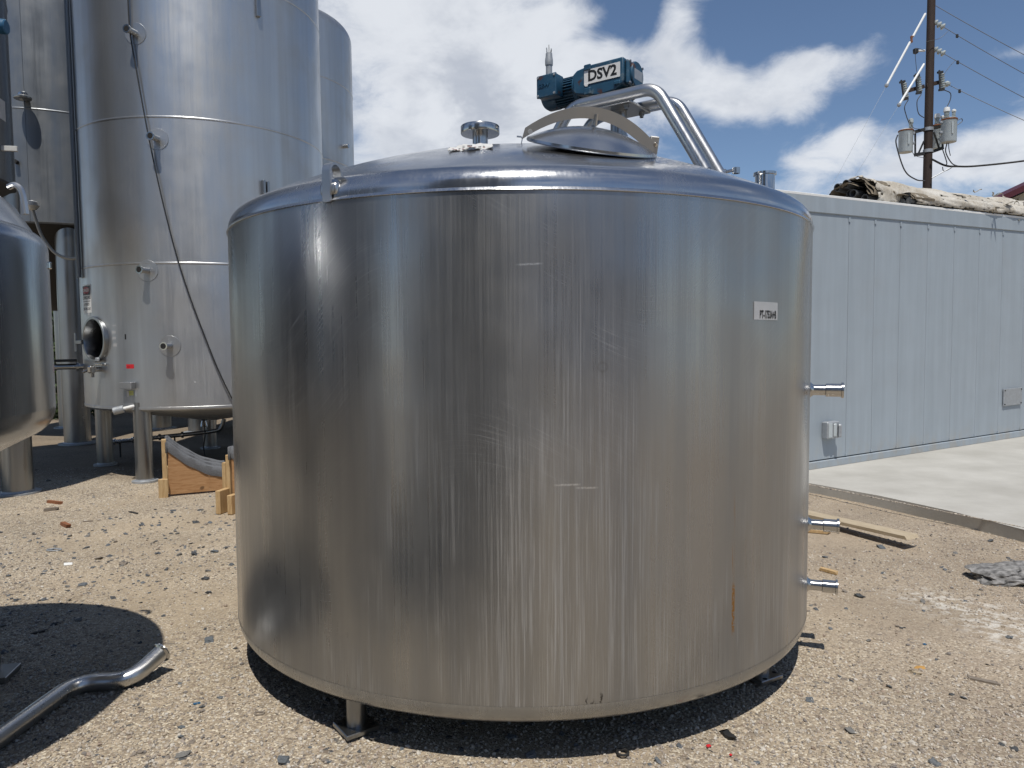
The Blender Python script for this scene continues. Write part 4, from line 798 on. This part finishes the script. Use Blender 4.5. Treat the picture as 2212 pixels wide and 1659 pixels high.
def big_details():
    cx, cy, R = TB; t = big
    for (u, v) in ((293, 72), (340, 300), (319, 584), (367, 747)):
        a, z, _ = hit(u, v, TB); M_ = radial(a, R, z); m = MB(M_); m.lathe([(0, .004), (.118, .004), (.12, 0), (.12, -.01)], 36); pad = m.build('nozzle_pad', M_big, t)
        # nozzle leans a little to the left
        M2 = M_ @ Matrix.Rotation(R_(-9), 4, 'Y'); m = MB(M2); m.lathe([(.034, -.01), (.034, .11), (.040, .112), (.040, .125), (.046, .128), (.046, .142), (.032, .142), (.032, .05), (0, .05)], 24); nz = m.build('nozzle', M_pipe, t)
        m = MB(M2); m.lathe([(0, .1425), (.031, .1425)], 20); m.build('nozzle_bore', M_dark, nz)
    # danger sign wraps round the left side
    a1 = hit(197, 645, TB)[0]; wd = .26/R; zc = 2.14; hh = .165
    m = MB(); curved(m, R, a1-wd, a1, zc-hh, zc+hh, .002, .002); s = m.build('danger_sign', M_wlabel, t, 60); s['label'] = 'white danger sign with black and red heading'
    ac = a1-wd/2
    m = MB(); curved(m, R, a1-wd+.008, a1-.008, zc+.045, zc+hh-.012, .0045, .001); m.build('sign_header', M_ink, s, 60)
    vs = []; fs = []
    for i in range(29):
        q = 2*math.pi*i/28
        for k in (0, 1): vs.append(on_cyl(R, ac, zc+.099, .0068)(.105*math.cos(q)*k, .044*math.sin(q)*k, 0))
    m = MB(); m.add(vs, [(2*i, 2*i+1, 2*i+3) for i in range(28)]); m.build('sign_oval', M_redink, s, 60)
    text_mesh('lettering', 'DANGER', .052, M_wlabel, s, on_cyl(R, ac, zc+.099, .0085), 0, .92, .001)
    text_mesh('lettering', 'CONFINED SPACE', .052, M_ink, s, on_cyl(R, ac, zc+.012, .0045), 0, .58, .0014)
    m = MB(); curved(m, R, a1-wd+.012, a1-.012, zc-.032, zc-.026, .0045, .001); m.build('sign_rule', M_ink, s, 60)
    text_mesh('lettering', 'AUTHORIZED', .042, M_ink, s, on_cyl(R, ac, zc-.066, .0045), 0, .66, .001)
    text_mesh('lettering', 'PERSONNEL ONLY', .042, M_ink, s, on_cyl(R, ac, zc-.118, .0045), 0, .66, .001)
    m = MB(); curved(m, R, ac-.02, ac+.05, 1.945, 1.985, .002, .001); m.build('small_plate', M_glabel, t, 60)
    # side manway
    a = R_(-125); z = 1.66; M_ = radial(a, R, z); m = MB(M_); m.lathe([(.232, -.16), (.232, .022), (.236, .03), (.262, .03), (.268, .022), (.268, -.06)], 64); mw = m.build('manway_ring', M_leg, t)
    m = MB(M_); m.lathe([(0, -.5), (.24, -.45), (.26, -.16), (.232, -.158)], 40); m.build('manway_opening', M_dark, mw)
    m = MB(M_); m.box((-.27, -.03, .06), (.16, .05, .03), .006); m.box((-.345, -.03, .06), (.03, .17, .03), .006); m.tube([(-.345, .08, .06), (-.345, -.14, .06)], .018, 10); m.build('hinge_arm', M_leg, mw)
    m = MB(M_); m.box((.12, -.235, .045), (.07, .05, .03), .01); m.build('latch', M_galv, mw)
    # valve cluster
    a, z, _ = hit(218, 797, TB); M_ = radial(a, R, z); m = MB(M_); m.tube([(0, 0, -.01), (0, 0, .09)], .028, 14); m.box((0, .0, .11), (.075, .085, .06), .012); m.tube([(-.02, 0, .12), (-.10, -.03, .15)], .014, 8); m.tube([(0, .05, .10), (0, -.09, .10)], .02, 10); m.build('sample_valve', M_pipe, t)
    m = MB(M_); m.box((.05, .055, .03), (.14, .02, .05), .004); m.build('valve_bracket', M_pipe, t)
    a = R_(-146); M_ = radial(a, R, 1.335); m = MB(M_); m.tube([(0, 0, -.01), (0, 0, .34)], .034, 16); m.lathe([(.05, .05), (.05, .08), (.034, .08)], 20); m.lathe([(.045, .28), (.045, .31), (.034, .31)], 20); m.build('inlet_pipe', M_leg, t)
    m = MB(M_); m.box((0, .075, .25), (.16, .03, .36), .005); m.build('inlet_hood', M_black, t)
    # stickers, bracket
    a, z, _ = hit(281, 791, TB); m = MB(); curved(m, R, a-.034, a+.034, z-.024, z+.024, .001, .001); rd = m.build('red_sticker', M_red, t, 60); text_mesh('lettering', '5/31', .024, M_ink, rd, on_cyl(R, a-.01, z-.006, .003), 0, 1, 0)
    a, z, _ = hit(280, 832, TB); M_ = radial(a, R, z); m = MB(M_); m.box((0, 0, .035), (.16, .075, .07), .004); m.build('bracket_box', M_big, t)
    m = MB(); curved(m, R, a-.05, a+.06, z-.13, z-.055, .002, .001); pt = m.build('dark_patch', M_galv, t, 60)
    m = MB(); curved(m, R, a-.005, a+.034, z-.115, z-.06, .005, .002); m.build('yellow_tag', plain('yellow_tag', (.55, .56, .20), .6), pt, 60); m = MB(); curved(m, R, a-.022, a-.004, z-.13, z-.065, .008, .002); m.build('white_tag', M_paper, pt, 60)
    for (u, v, wd, hh) in ((247, 703, .018, .008), (246, 717, .020, .016), (247, 730, .020, .015), (249, 745, .020, .018)):
        a, z, _ = hit(u, v, TB); m = MB(); curved(m, R, a-wd, a+wd*.8, z-hh, z+hh, .0005, .0008); m.build('glue_residue', M_glabel, t, 60)
    for (u, v) in ((226, 731), (271, 727)): a, z, _ = hit(u, v, TB); m = MB(); curved(m, R, a-.006, a+.006, z-.03, z+.03, .001, .0008); m.build('black_mark', M_ink, t, 60)
    a, z, _ = hit(570, 405, TB); m = MB(radial(a, R, z)); m.box((-.02, 0, .03), (.03, .16, .06), .004); m.box((.03, 0, .03), (.03, .14, .06), .004); m.build('twin_bracket', M_leg, t)
    a, z, _ = hit(556, 18, TB); m = MB(radial(a, R, z)); m.box((0, 0, .02), (.05, .2, .04), .004); m.build('upper_bracket', M_leg, t)
    # level pipe along left side
    for a in (-137.5, -141.0):
        x, y = (R+.03)*math.cos(R_(a)), (R+.03)*math.sin(R_(a)); m = MB(); m.tube([(x, y, 2.4), (x, y, 8.4)], .022 if a > -140 else .012, 10); m.build('level_pipe', M_far, t)
    # drain handle below
    p = hit(262, 884, TB, .05)[2]-Vector((cx, cy, 0)); q_ = hit(310, 872, TB, -.05)[2]-Vector((cx, cy, 0)); m = MB(); m.tube([p, q_], .022, 12); m.build('drain_bar', M_white, t); m = MB(); m.tube([p+(p-q_).normalized()*.08, p+(q_-p).normalized()*.03], .045, 14); m.build('drain_cap', M_galv, t)
big_details()
def hanging_cable():
    pts = []
    for u, v in ((274, -60), (280, 60), (291, 130), (306, 215), (322, 300), (341, 390), (362, 478), (384, 560), (410, 640), (440, 720), (470, 795), (502, 862), (540, 930)):
        pts.append(hit(u, v, TB, .035)[2])
    m = MB(); m.tube(spline(pts, 6), .008, 8); o = m.build('hanging_cable', M_black); at_origin(o); tag(o, 'thin black cable hanging in a long slant across the shiny silo', 'cable')
hanging_cable()
sA = silo('storage_silo', 'dull grey silo at the back left with a lidded vent on its wall', TA, 3.50, (5.2, 7.0), 9.5, M_far, [R_(a) for a in (-57, 33, 123, -147)], .195, 1.3, leg_r=1.40, conemat=M_cone_shade)
def a_details():
    cx, cy, R = TA; a, z, _ = hit(57, 214, TA); M_ = radial(a, R, z); m = MB(M_); m.tube([(0, 0, -.02), (0, 0, .13), (0, -.03, .17)], .045, 14); m.lathe([(0, .06), (.05, .05), (.075, .0)], 20, (0, -.0, .16)); vt = m.build('vent_neck', M_pipe, sA)
    m = MB(Matrix.Translation((R*math.cos(a)*1.1, R*math.sin(a)*1.1, z-.05))); m.lathe([(0, 0), (.115, 0), (.12, .01), (.12, .03), (.06, .06), (0, .06)], 32); m.build('vent_lid', M_leg, vt)
    a, _, _ = hit(56, 300, TA); m = MB(Matrix.Rotation(a, 4, 'Z')); m.box((R, 0, 6.4), (.012, .012, 5.8)); m.build('vertical_weld', M_far, sA)
    a, z, _ = hit(37, 350, TA); m = MB(radial(a, R, z)); m.tube([(0, 0, 0), (0, 0, .08)], .03, 12); m.build('wall_stub', M_black, sA)
a_details()
sC = silo('storage_silo', 'silo standing behind the shiny one, only its right edge and shoulder showing', TC, 1.1, (3.05, 4.70, 6.05), 7.0, M_big, [R_(a) for a in (-165, -75, 15, 105)], .195, .5, dome=.5, kn=.22, leg_r=1.33)
a, z, _ = hit(742, 316, TC); m = MB(radial(a, TC[2], z)); m.tube([(0, 0, -.01), (0, 0, .10)], .035, 12); m.build('wall_stub', M_pipe, sC)
sE = silo('storage_silo', 'dark steel silo at the left picture edge with blue caps on its side', TE, 3.25, (5.1, 7.0), 8.5, M_near, [R_(a) for a in (35.5, 125.5, -144.5, -54.5)], .15, .9, leg_r=1.28, conemat=M_cone_shade)
for (z, s) in ((5.37, .085), (4.72, .07)):
    a = R_(10); m = MB(radial(a, TE[2], z)); m.lathe([(.06, -.01), (.06, .05), (s, .055), (s, .11), (s*.85, .12), (0, .12)], 20); m.build('blue_cap', M_blue, sE)
a, z, _ = hit(4, 236, TE); m = MB(); curved(m, TE[2], a-.05, a+.06, z-.1, z+.1, .001, .001); m.build('name_plate', M_glabel, sE, 60)
a, z, _ = hit(4, 320, TE); m = MB(radial(a, TE[2], z)); m.box((0, 0, .06), (.03, .05, .16), .003); m.build('white_tag', M_paper, sE)
# the near tank whose side just enters the frame
sL = thing('tank_on_legs', 'near dark cone-bottom tank cut off by the left picture edge', 'tank', (TL[0], TL[1], 0))
def near_tank():
    R = TL[2]; z0, z1 = 1.345, 1.99
    p = [(R-.008, z1), (R-.004, z1+.008)]
    prof = [(R, z0), (R, z1)]
    for i in range(1, 9): a = math.pi/2*.75*i/8; prof.append((R-.07+.07*math.cos(a), z1+.07*math.sin(a)))
    m = MB(); m.lathe(prof, 160); m.build('shell', M_near, sL, 60)
    r1, zz = prof[-1]; pr = []
    for i in range(17): q = i/16; pr.append((r1*(1-q), zz+.40*math.sqrt(max(0, 1-((1-q)*.995)**2))-.042))
    m = MB(); m.lathe(pr, 128); m.build('domed_top', M_dome, sL, 60)
    pr = [(R, z0)]
    for i in range(1, 9): a = R_(70)*i/8; pr.append((R-.12+.12*math.cos(a), z0-.12*math.sin(a)))
    rb, zb = pr[-1]; pr += [(rb*.6, zb-rb*.4*.5), (.1, zb-(rb-.1)*.5), (0, zb-(rb-.1)*.5)]; m = MB(); m.lathe(pr, 160); m.build('bottom_cone', M_near, sL, 40)
    ang = math.atan2(3.44-TL[1], -2.52-TL[0]); rr = math.hypot(-2.52-TL[0], 3.44-TL[1])
    for k in range(3):
        a = ang+k*2*math.pi/3; x, y = rr*math.cos(a), rr*math.sin(a); m = MB(); m.lathe([(.045, .02), (.045, 1.35)], 24, (x, y, 0)); lg = m.build('leg', M_leg, sL)
        m = MB(Matrix.Translation((x, y, 0)) @ Matrix.Rotation(R_(12), 4, 'Z')); m.box((.015, .0, .022), (.17, .17, .03), .003); m.build('foot_plate', M_leg, lg)
    O = Vector((TL[0], TL[1], 0)); pts = [at(18, 404, 3.35)-O, at(30, 399, 3.35)-O, at(42, 405, 3.35)-O, at(49, 420, 3.35)-O, at(54, 447, 3.35)-O, at(56, 462, 3.35)-O]
    m = MB(); m.tube(spline(pts, 6), .013, 10); m.build('lifting_handle', M_frame, sL)
    a, z, _ = hit(97, 540, TL); m = MB(); m.box((R*math.cos(R_(28)), R*math.sin(R_(28)), 1.93), (.02, .02, .03), .004); m.build('shell_stud', M_pipe, sL)
near_tank()
def hose():
    pts = [at(u, v, 10.6) for u, v in ((69, 444), (73, 460), (80, 482), (88, 504), (100, 524), (118, 545), (140, 556), (165, 558), (190, 552))]
    m = MB(); m.tube(spline(pts, 6), .022, 8); t = thing('sample_hose', 'pale hose with white cap sagging between the left silos', 'hose', pts[0]); m.build('hose', M_hose, t, org=pts[0])
    m = MB(); m.lathe([(0, -.07), (.06, -.05), (.095, .0), (.085, .05), (0, .08)], 16, pts[0]); m.build('cap', M_white, t, org=pts[0])
hose()
# further silos that close the view under and between the others, and those behind the photographer seen in the steel
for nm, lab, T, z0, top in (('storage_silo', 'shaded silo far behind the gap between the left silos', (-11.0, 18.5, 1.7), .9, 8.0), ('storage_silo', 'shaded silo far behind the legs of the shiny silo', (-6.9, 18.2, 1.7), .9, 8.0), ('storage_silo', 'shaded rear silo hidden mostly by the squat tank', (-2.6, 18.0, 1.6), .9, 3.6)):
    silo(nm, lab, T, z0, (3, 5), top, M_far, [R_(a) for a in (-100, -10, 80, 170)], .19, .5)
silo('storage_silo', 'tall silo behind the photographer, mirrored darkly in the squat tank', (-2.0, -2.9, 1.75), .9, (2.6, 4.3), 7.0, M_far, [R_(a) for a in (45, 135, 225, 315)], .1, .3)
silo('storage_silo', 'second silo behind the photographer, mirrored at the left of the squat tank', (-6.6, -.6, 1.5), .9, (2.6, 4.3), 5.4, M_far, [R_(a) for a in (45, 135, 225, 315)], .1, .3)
def back_shed():
    t = thing('warehouse', 'long tan warehouse behind the photographer, mirrored in the tank wall', 'building', (2, -17, 0)); m = MB(); m.box((0, -4, 2.3), (36, 8, 4.6)); m.build('wall', M_beige, t, 0)
    m = MB(); m.prism([(-8.5, 4.62), (.5, 4.62), (.5, 4.8), (-4, 6.0), (-8.5, 4.8)], -18.4, 18.4, 'yz'); m.build('roof', M_maroon, t, 0)
    for k in range(5): m = MB(); m.box((-14+k*7, .02, 1.8), (3.4, .06, 3.6)); m.build('roller_door', M_joint, t, 0)
back_shed()
def under_piping():
    t = thing('transfer_pipe', 'thin steel transfer pipe running level under the shiny silo', 'pipe', (-5.2, 10.6, 0)); O = Vector((-5.2, 10.6, 0))
    a = at(226, 956, 10.3)-O; b = at(440, 934, 10.6)-O; c = at(478, 928, 10.6)-O; d = at(484, 905, 10.6)-O
    m = MB(); m.tube(fillet([a, b, c, d], .12), .030, 14); m.build('tube', M_leg, t)
    for f in (.0, .10, .28, .55, .78): p = a.lerp(b, f); m = MB(); m.tube([p-(b-a).normalized()*.012, p+(b-a).normalized()*.012], .046, 14); m.build('clamp_ring', M_pipe, t)
    for f in (.15, .7): p = a.lerp(b, f); m = MB(); m.tube([p, (p.x, p.y, 0)], .012, 8); m.build('pipe_stand', M_black, t)
    v = at(440, 905, 10.5)-O; m = MB(); m.lathe([(0, -.12), (.05, -.10), (.03, -.02), (.06, .0), (.03, .03), (.045, .10), (0, .12)], 14, v); m.box(v+Vector((.14, 0, .03)), (.10, .06, .08), .015); m.tube([v+Vector((0, 0, .1)), v+Vector((0, 0, .45))], .03, 12); m.build('drain_valve', M_pipe, t)
    pts = [at(u, v_, 10.4)-O for u, v_ in ((441, 915), (443, 940), (440, 965), (444, 990))]; m = MB(); m.tube(spline(pts), .009, 6); m.build('hanging_wire', M_black, t)
under_piping()
def ivy():
    c = at(139, 830, 16.0); t = thing('ivy_bush', 'sunlit green ivy bush glimpsed between the left tanks', 'shrub', (c.x, 16.0, 0)); r = random.Random(4); vs = []; fs = []
    for i in range(5200):
        x, y = r.gauss(0, .34), r.gauss(0, .22); z = r.uniform(.05, 2.5); k = 1-.15*z/2.5
        p = Vector((x*k, y*k, z+.1*math.sin(x*6))); n = Vector((r.gauss(0, 1), r.gauss(-.8, 1), r.gauss(.4, 1))).normalized(); u = n.orthogonal().normalized()*r.uniform(.025, .05); v = n.cross(u)*1.1; b = len(vs)
        vs += [p-u, p+v*.6, p+u, p-v]; fs.append((b, b+1, b+2, b+3))
    m = MB(); m.add(vs, fs); o = m.build('foliage', M_leaf, t, 0); o['kind'] = 'stuff'
    for k in range(4): m = MB(); m.tube(spline([(-.2+.13*k, 0, -.05), (-.15+.1*k, .05, .9), (-.2+.14*k, 0, 1.9)], 5), .02, 6); m.build('stem', M_greywood, t)
ivy()

# ------------------------------------------------------------------ wooden cradles
def cradle(name, label, org, rz, L_, h0, h1, n, posts):
    t = thing(name, label, 'cradle', org, (0, 0, rz), 'carpet topped wooden cradles'); 
    def curve(x): q = x/L_; return h1+(h0-h1)*(1-q)**1.75
    xs = [L_*i/18 for i in range(19)]
    for k in range(n):
        y = k*.25; m = MB(); m.prism([(x, .015) for x in (0, L_*.69)]+[(x, curve(x)) for x in xs[::-1] if x <= L_*.69], y, y+.02, 'xz'); m.build('plywood_side', M_ply, t, 30)
        m = MB(); m.prism([(x, .015) for x in (L_*.692, L_)]+[(x, curve(x)) for x in xs[::-1] if x >= L_*.69]+[(L_*.692, curve(L_*.692))], y, y+.02, 'xz'); m.build('plywood_side', M_ply, t, 30)
        m = MB(); path = [(x, y+.012, curve(x)+.0) for x in xs]; vs = []; fs = []
        prof = [(-.022, -.085), (-.030, -.03), (-.022, .014), (.0, .026), (.022, .020), (.034, -.02), (.034, -.07)]
        for i, p in enumerate(path):
            for a, b in prof: vs.append((p[0], p[1]+a+.003*math.sin(i*1.3+b*40), p[2]+b+.004*math.sin(i*.9+k)))
        w_ = len(prof)
        for i in range(len(path)-1):
            for j in range(w_-1): fs.append((i*w_+j, i*w_+j+1, i*w_+w_+j+1, i*w_+w_+j))
        for e in (0, len(path)-1): fs.append(tuple(e*w_+j for j in range(w_)))
        m.add(vs, fs); o = m.build('carpet_strip', M_carpet, t, 50)
        m = MB(); m.box((-.012, y+.01, h0-.045), (.03, .07, .13), .008); m.build('carpet_end', M_carpet, o, 50)
        m = MB(); m.box((L_+.004, y+.01, h1*.52), (.016, .045, h1*1.02), .003); m.build('carpet_edge', M_carpet, o, 50)
    for (x, y, z, sx, sy, sz) in posts: m = MB(); m.box((x, y, z), (sx, sy, sz), .004); m.build('timber_block', M_lumber, t, 30)
p0 = grd(365, 1071); p1 = grd(466, 1062); rz = math.atan2(p1.y-p0.y, p1.x-p0.x)
cradle('wooden_cradle', 'wooden cradle with swooping grey carpeted top in front of the silo legs', p0, rz, .58, .56, .235, 3, [(-.03, .02, .30, .045, .09, .60), (-.05, -.03, .09, .09, .045, .20), (.0, .25, .14, .05, .09, .28)])
p0 = grd(495, 1106)
cradle('wooden_cradle', 'second wooden cradle half hidden behind the squat tank', p0+Vector((.02, .05, 0)), -.25, .8, .60, .25, 2, [(-.05, .05, .27, .045, .09, .53), (-.095, .05, .23, .04, .09, .46), (.06, .20, .40, .10, .045, .78), (-.06, -.06, .11, .05, .17, .22), (.06, -.09, .09, .05, .10, .18)])

# ------------------------------------------------------------------ things on the ground
def ground_pipe():
    r = .039; P0 = grd(-230, 1850); pts = [grd(-160, 1735), grd(165, 1494), grd(283, 1489), grd(350, 1452)]
    pts = [Vector((p.x, p.y, r+.004)) for p in pts]; pts[3].z = .10
    a = pts[3]-pts[2]; t = thing('bent_pipe', 'bent polished steel pipe with a flared end lying on the gravel', 'pipe', (pts[1].x, pts[1].y, 0)); O = Vector((pts[1].x, pts[1].y, 0))
    pts = [p-O for p in pts]; m = MB(); path = fillet(pts, .17, 11); m.tube(path, r, 28, caps=False); m.tube(path, r*.93, 28, caps=False); pb = m.build('tube', M_frame, t)
    d = (pts[3]-path[-2]).normalized(); M_ = Matrix.Translation(pts[3]) @ d.to_track_quat('Z', 'Y').to_matrix().to_4x4()
    m = MB(M_); m.lathe([(r*.93, -.012), (r*1.02, -.010), (r*1.28, -.003), (r*1.30, .003), (r*.93, .004), (r*.93, -.012)], 32); m.build('ferrule_end', M_pipe, t)
    for f in (2, 11): p = path[f*1] if f < len(path) else path[-3]; 
ground_pipe()
def plankthing(name, label, cat, p, q, w_, th, mat, lift=0.0, group=None, z0=0.0):
    p = Vector((p.x, p.y, 0)); q = Vector((q.x, q.y, 0)); L_ = (q-p).length; t = MB(); n = 10; vs = []; fs = []; r = random.Random(int(p.x*991))
    for i in range(n+1):
        f = i/n; e = (.012*r.uniform(-1, 1) if 0 < i < n else 0)
        for a, b in ((-1, 0), (1, 0), (1, 1), (-1, 1)): vs.append((L_*f+(r.uniform(-.02, .02) if i in (0, n) else 0), a*w_/2+e*.2, b*th+lift*f+z0))
    for i in range(n):
        for k in range(4): j = (k+1) % 4; fs.append((i*4+k, i*4+j, i*4+4+j, i*4+4+k))
    fs += [(3, 2, 1, 0), tuple(n*4+k for k in range(4))]; t.add(vs, fs); o = t.build(name, mat, None, 25); o.location = p; o.rotation_euler = (0, 0, math.atan2(q.y-p.y, q.x-p.x)); return tag(o, label, cat, group)
plankthing('timber_plank', 'pale weathered timber plank lying behind the side outlets', 'plank', grd(1640, 1096), grd(1968, 1184), .14, .026, M_plank, .045, z0=.03)
plankthing('timber_plank', 'short brown board stub under the pale plank', 'plank', grd(1715, 1145), grd(1790, 1152), .05, .022, M_lumber)
plankthing('wood_scrap', 'small yellow wood offcut lying right of the tank', 'wood scrap', grd(1772, 1230), grd(1808, 1240), .035, .018, M_lumber)
plankthing('wood_scrap', 'grey weathered stick at the right edge of the gravel', 'wood scrap', grd(2098, 1468), grd(2160, 1482), .028, .014, M_greywood)
plankthing('wood_scrap', 'small pale peg lying on the right gravel', 'wood scrap', grd(1968, 1452), grd(1990, 1460), .016, .012, M_plank)
plankthing('wood_scrap', 'brown rod fragment in front of the left silo legs', 'wood scrap', grd(98, 1104), grd(124, 1101), .035, .03, M_greywood)
plankthing('wood_scrap', 'short brown stick nearest the left shade edge', 'wood scrap', grd(106, 1086), grd(132, 1089), .03, .028, M_rust)
plankthing('wood_scrap', 'small rusty stub on the open left gravel', 'wood scrap', grd(135, 1133), grd(149, 1140), .035, .03, M_rust)
plankthing('wood_scrap', 'thin dark sliver on the gravel left of the cradles', 'wood scrap', grd(280, 1106), grd(297, 1110), .02, .01, M_black)
plankthing('wood_scrap', 'thin twig lying left of the tank', 'wood scrap', grd(178, 1127), grd(197, 1126), .012, .01, M_greywood)
plankthing('wood_scrap', 'dark stick lying inside the round shadow', 'wood scrap', grd(72, 1370), grd(100, 1364), .016, .012, M_black)
plankthing('rubber_strip', 'curled black rubber strip in front of the tank', 'rubber scrap', grd(1562, 1580), grd(1580, 1596), .03, .012, M_black)
def lump(name, label, cat, p, sx, sy, sz, mat, seed, rough=.35, grp=None, sub=4):
    bm = bmesh.new(); bmesh.ops.create_icosphere(bm, subdivisions=sub, radius=1.0); r = random.Random(seed)
    from mathutils import noise as mn
    for v in bm.verts:
        c = v.co.copy(); k = 1+rough*(mn.noise(c*1.3+Vector((seed, 0, 0)))+.5*mn.noise(c*3.1+Vector((0, seed, 0)))+.3*mn.noise(c*7+Vector((0, 0, seed))))
        v.co = Vector((c.x*sx*k, c.y*sy*k, max(c.z*k, -.55)*sz+.5*sz))
    me = bpy.data.meshes.new(name); bm.to_mesh(me); bm.free(); me.materials.append(mat); o = bpy.data.objects.new(name, me); link_obj(o); o.location = (p.x, p.y, 0); return tag(o, label, cat, grp)
c = grd(2178, 1254); o = lump('asphalt_chunk', 'broken slab of grey concrete lying on the right gravel', 'rubble', c, .22, .13, .055, M_rock, 3, .4); o.rotation_euler = (R_(8), R_(-6), R_(-14)); o.location.z = .02
def debris():
    for nm, lab, cat, (u, v), s, mat in (('bottle_cap', 'white square scrap on the left gravel', 'litter', (147, 1221), (.055, .04, .012), M_white), ('plastic_shred', 'blue plastic shred on the lower left gravel', 'litter', (425, 1521), (.03, .012, .006), M_blue),
                                       ('plastic_shred', 'red scrap on the gravel in front of the tank', 'litter', (1530, 1613), (.02, .012, .006), M_red), ('plastic_shred', 'tiny red scrap below the other red one', 'litter', (1578, 1632), (.01, .009, .005), M_red),
                                       ('plastic_shred', 'blue scrap on the right gravel', 'litter', (1997, 1213+180), (.02, .014, .006), M_blue)):
        p = grd(u, v); m = MB(); m.box((0, 0, s[2]*.8), s, min(s)*.3, 2); o = m.build(nm, mat); o.location = p; o.rotation_euler = (.2, .1, .6); tag(o, lab, cat)
    p = grd(117, 1189); m = MB(); m.tube([(.045*math.cos(a)*1.2, .03*math.sin(a), .008) for a in np.linspace(0, 2*math.pi, 25)[:-1]], .005, 8, closed=True); o = m.build('wire_loop', M_galv); o.location = p; tag(o, 'flattened loop of wire on the left gravel', 'wire')
    p = grd(560, 1535+8); m = MB(); m.tube([(.02*math.cos(a), .013*math.sin(a), .006) for a in np.linspace(0, 2*math.pi, 21)[:-1]], .004, 8, closed=True); o = m.build('rubber_ring', M_greywood); o.location = p; tag(o, 'small brown ring lying left of the front leg', 'ring')
    p = grd(1345, 1628); m = MB(); m.tube([(.022*math.cos(a), .022*math.sin(a), .007) for a in np.linspace(0, 2*math.pi, 21)[:-1]], .005, 8, closed=True); o = m.build('rubber_ring', M_black); o.location = p; tag(o, 'black ring in the shade under the tank front', 'ring')
    p = grd(1987, 1443); o = lump('clay_lump', 'small flat orange clay lump on the right gravel', 'clay', p, .028, .018, .006, plain('ochre_clay', (.45, .25, .07), .9), 5, .4, sub=2)
debris()
def paper():
    cx, cy, R = MAIN; p = at(1017, 326, 3.05); z = DOMEZ(math.hypot(p.x-cx, p.y-cy)); r = random.Random(2); vs = []; fs = []; nx, ny = 20, 8
    for j in range(ny+1):
        for i in range(nx+1):
            x = -.09+.18*i/nx; y = -.05+.10*j/ny; ex = (.0035*r.uniform(-1, 1) if i in (0, nx) or j in (0, ny) else 0)
            zz = DOMEZ(math.hypot(p.x+x-cx, p.y+y-cy))-z+.006+max(0, y+.02)*.12+.004*math.sin(i*.7+j*.5)+.002*math.sin(i*1.9-j*1.6)+.0008*r.uniform(-1, 1)
            vs.append((x+ex, y+ex*1.5+.01*math.sin(i*.5), zz))
    w_ = nx+1
    for j in range(ny):
        for i in range(nx): fs.append((j*w_+i, j*w_+i+1, j*w_+w_+i+1, j*w_+w_+i))
    t = thing('paper_sheet', 'crumpled printed paper sheet stuck on the dome below the flanged nozzle', 'paper', (p.x, p.y, z)); m = MB(); m.add(vs, fs); o = m.build('sheet', M_paper, t, 40); md = o.modifiers.new('thick', 'SOLIDIFY'); md.thickness = .0015
    for k, (yy, mt) in enumerate(((-.038, M_ink), (-.022, M_redink), (-.006, M_ink), (.012, M_ink))):
        for i in range(9):
            x0 = -.072+.016*i; j = int((yy+.05)/.10*ny); ii = int((x0+.09)/.18*nx); q = vs[j*w_+ii]; m = MB(Matrix.Translation((q[0], q[1], q[2]+.003)) @ Matrix.Rotation(.33, 4, 'X')); m.box((0, 0, 0), (.010+.004*(i % 2), .005, .001)); m.build('print_mark', mt, o, 0)
paper()
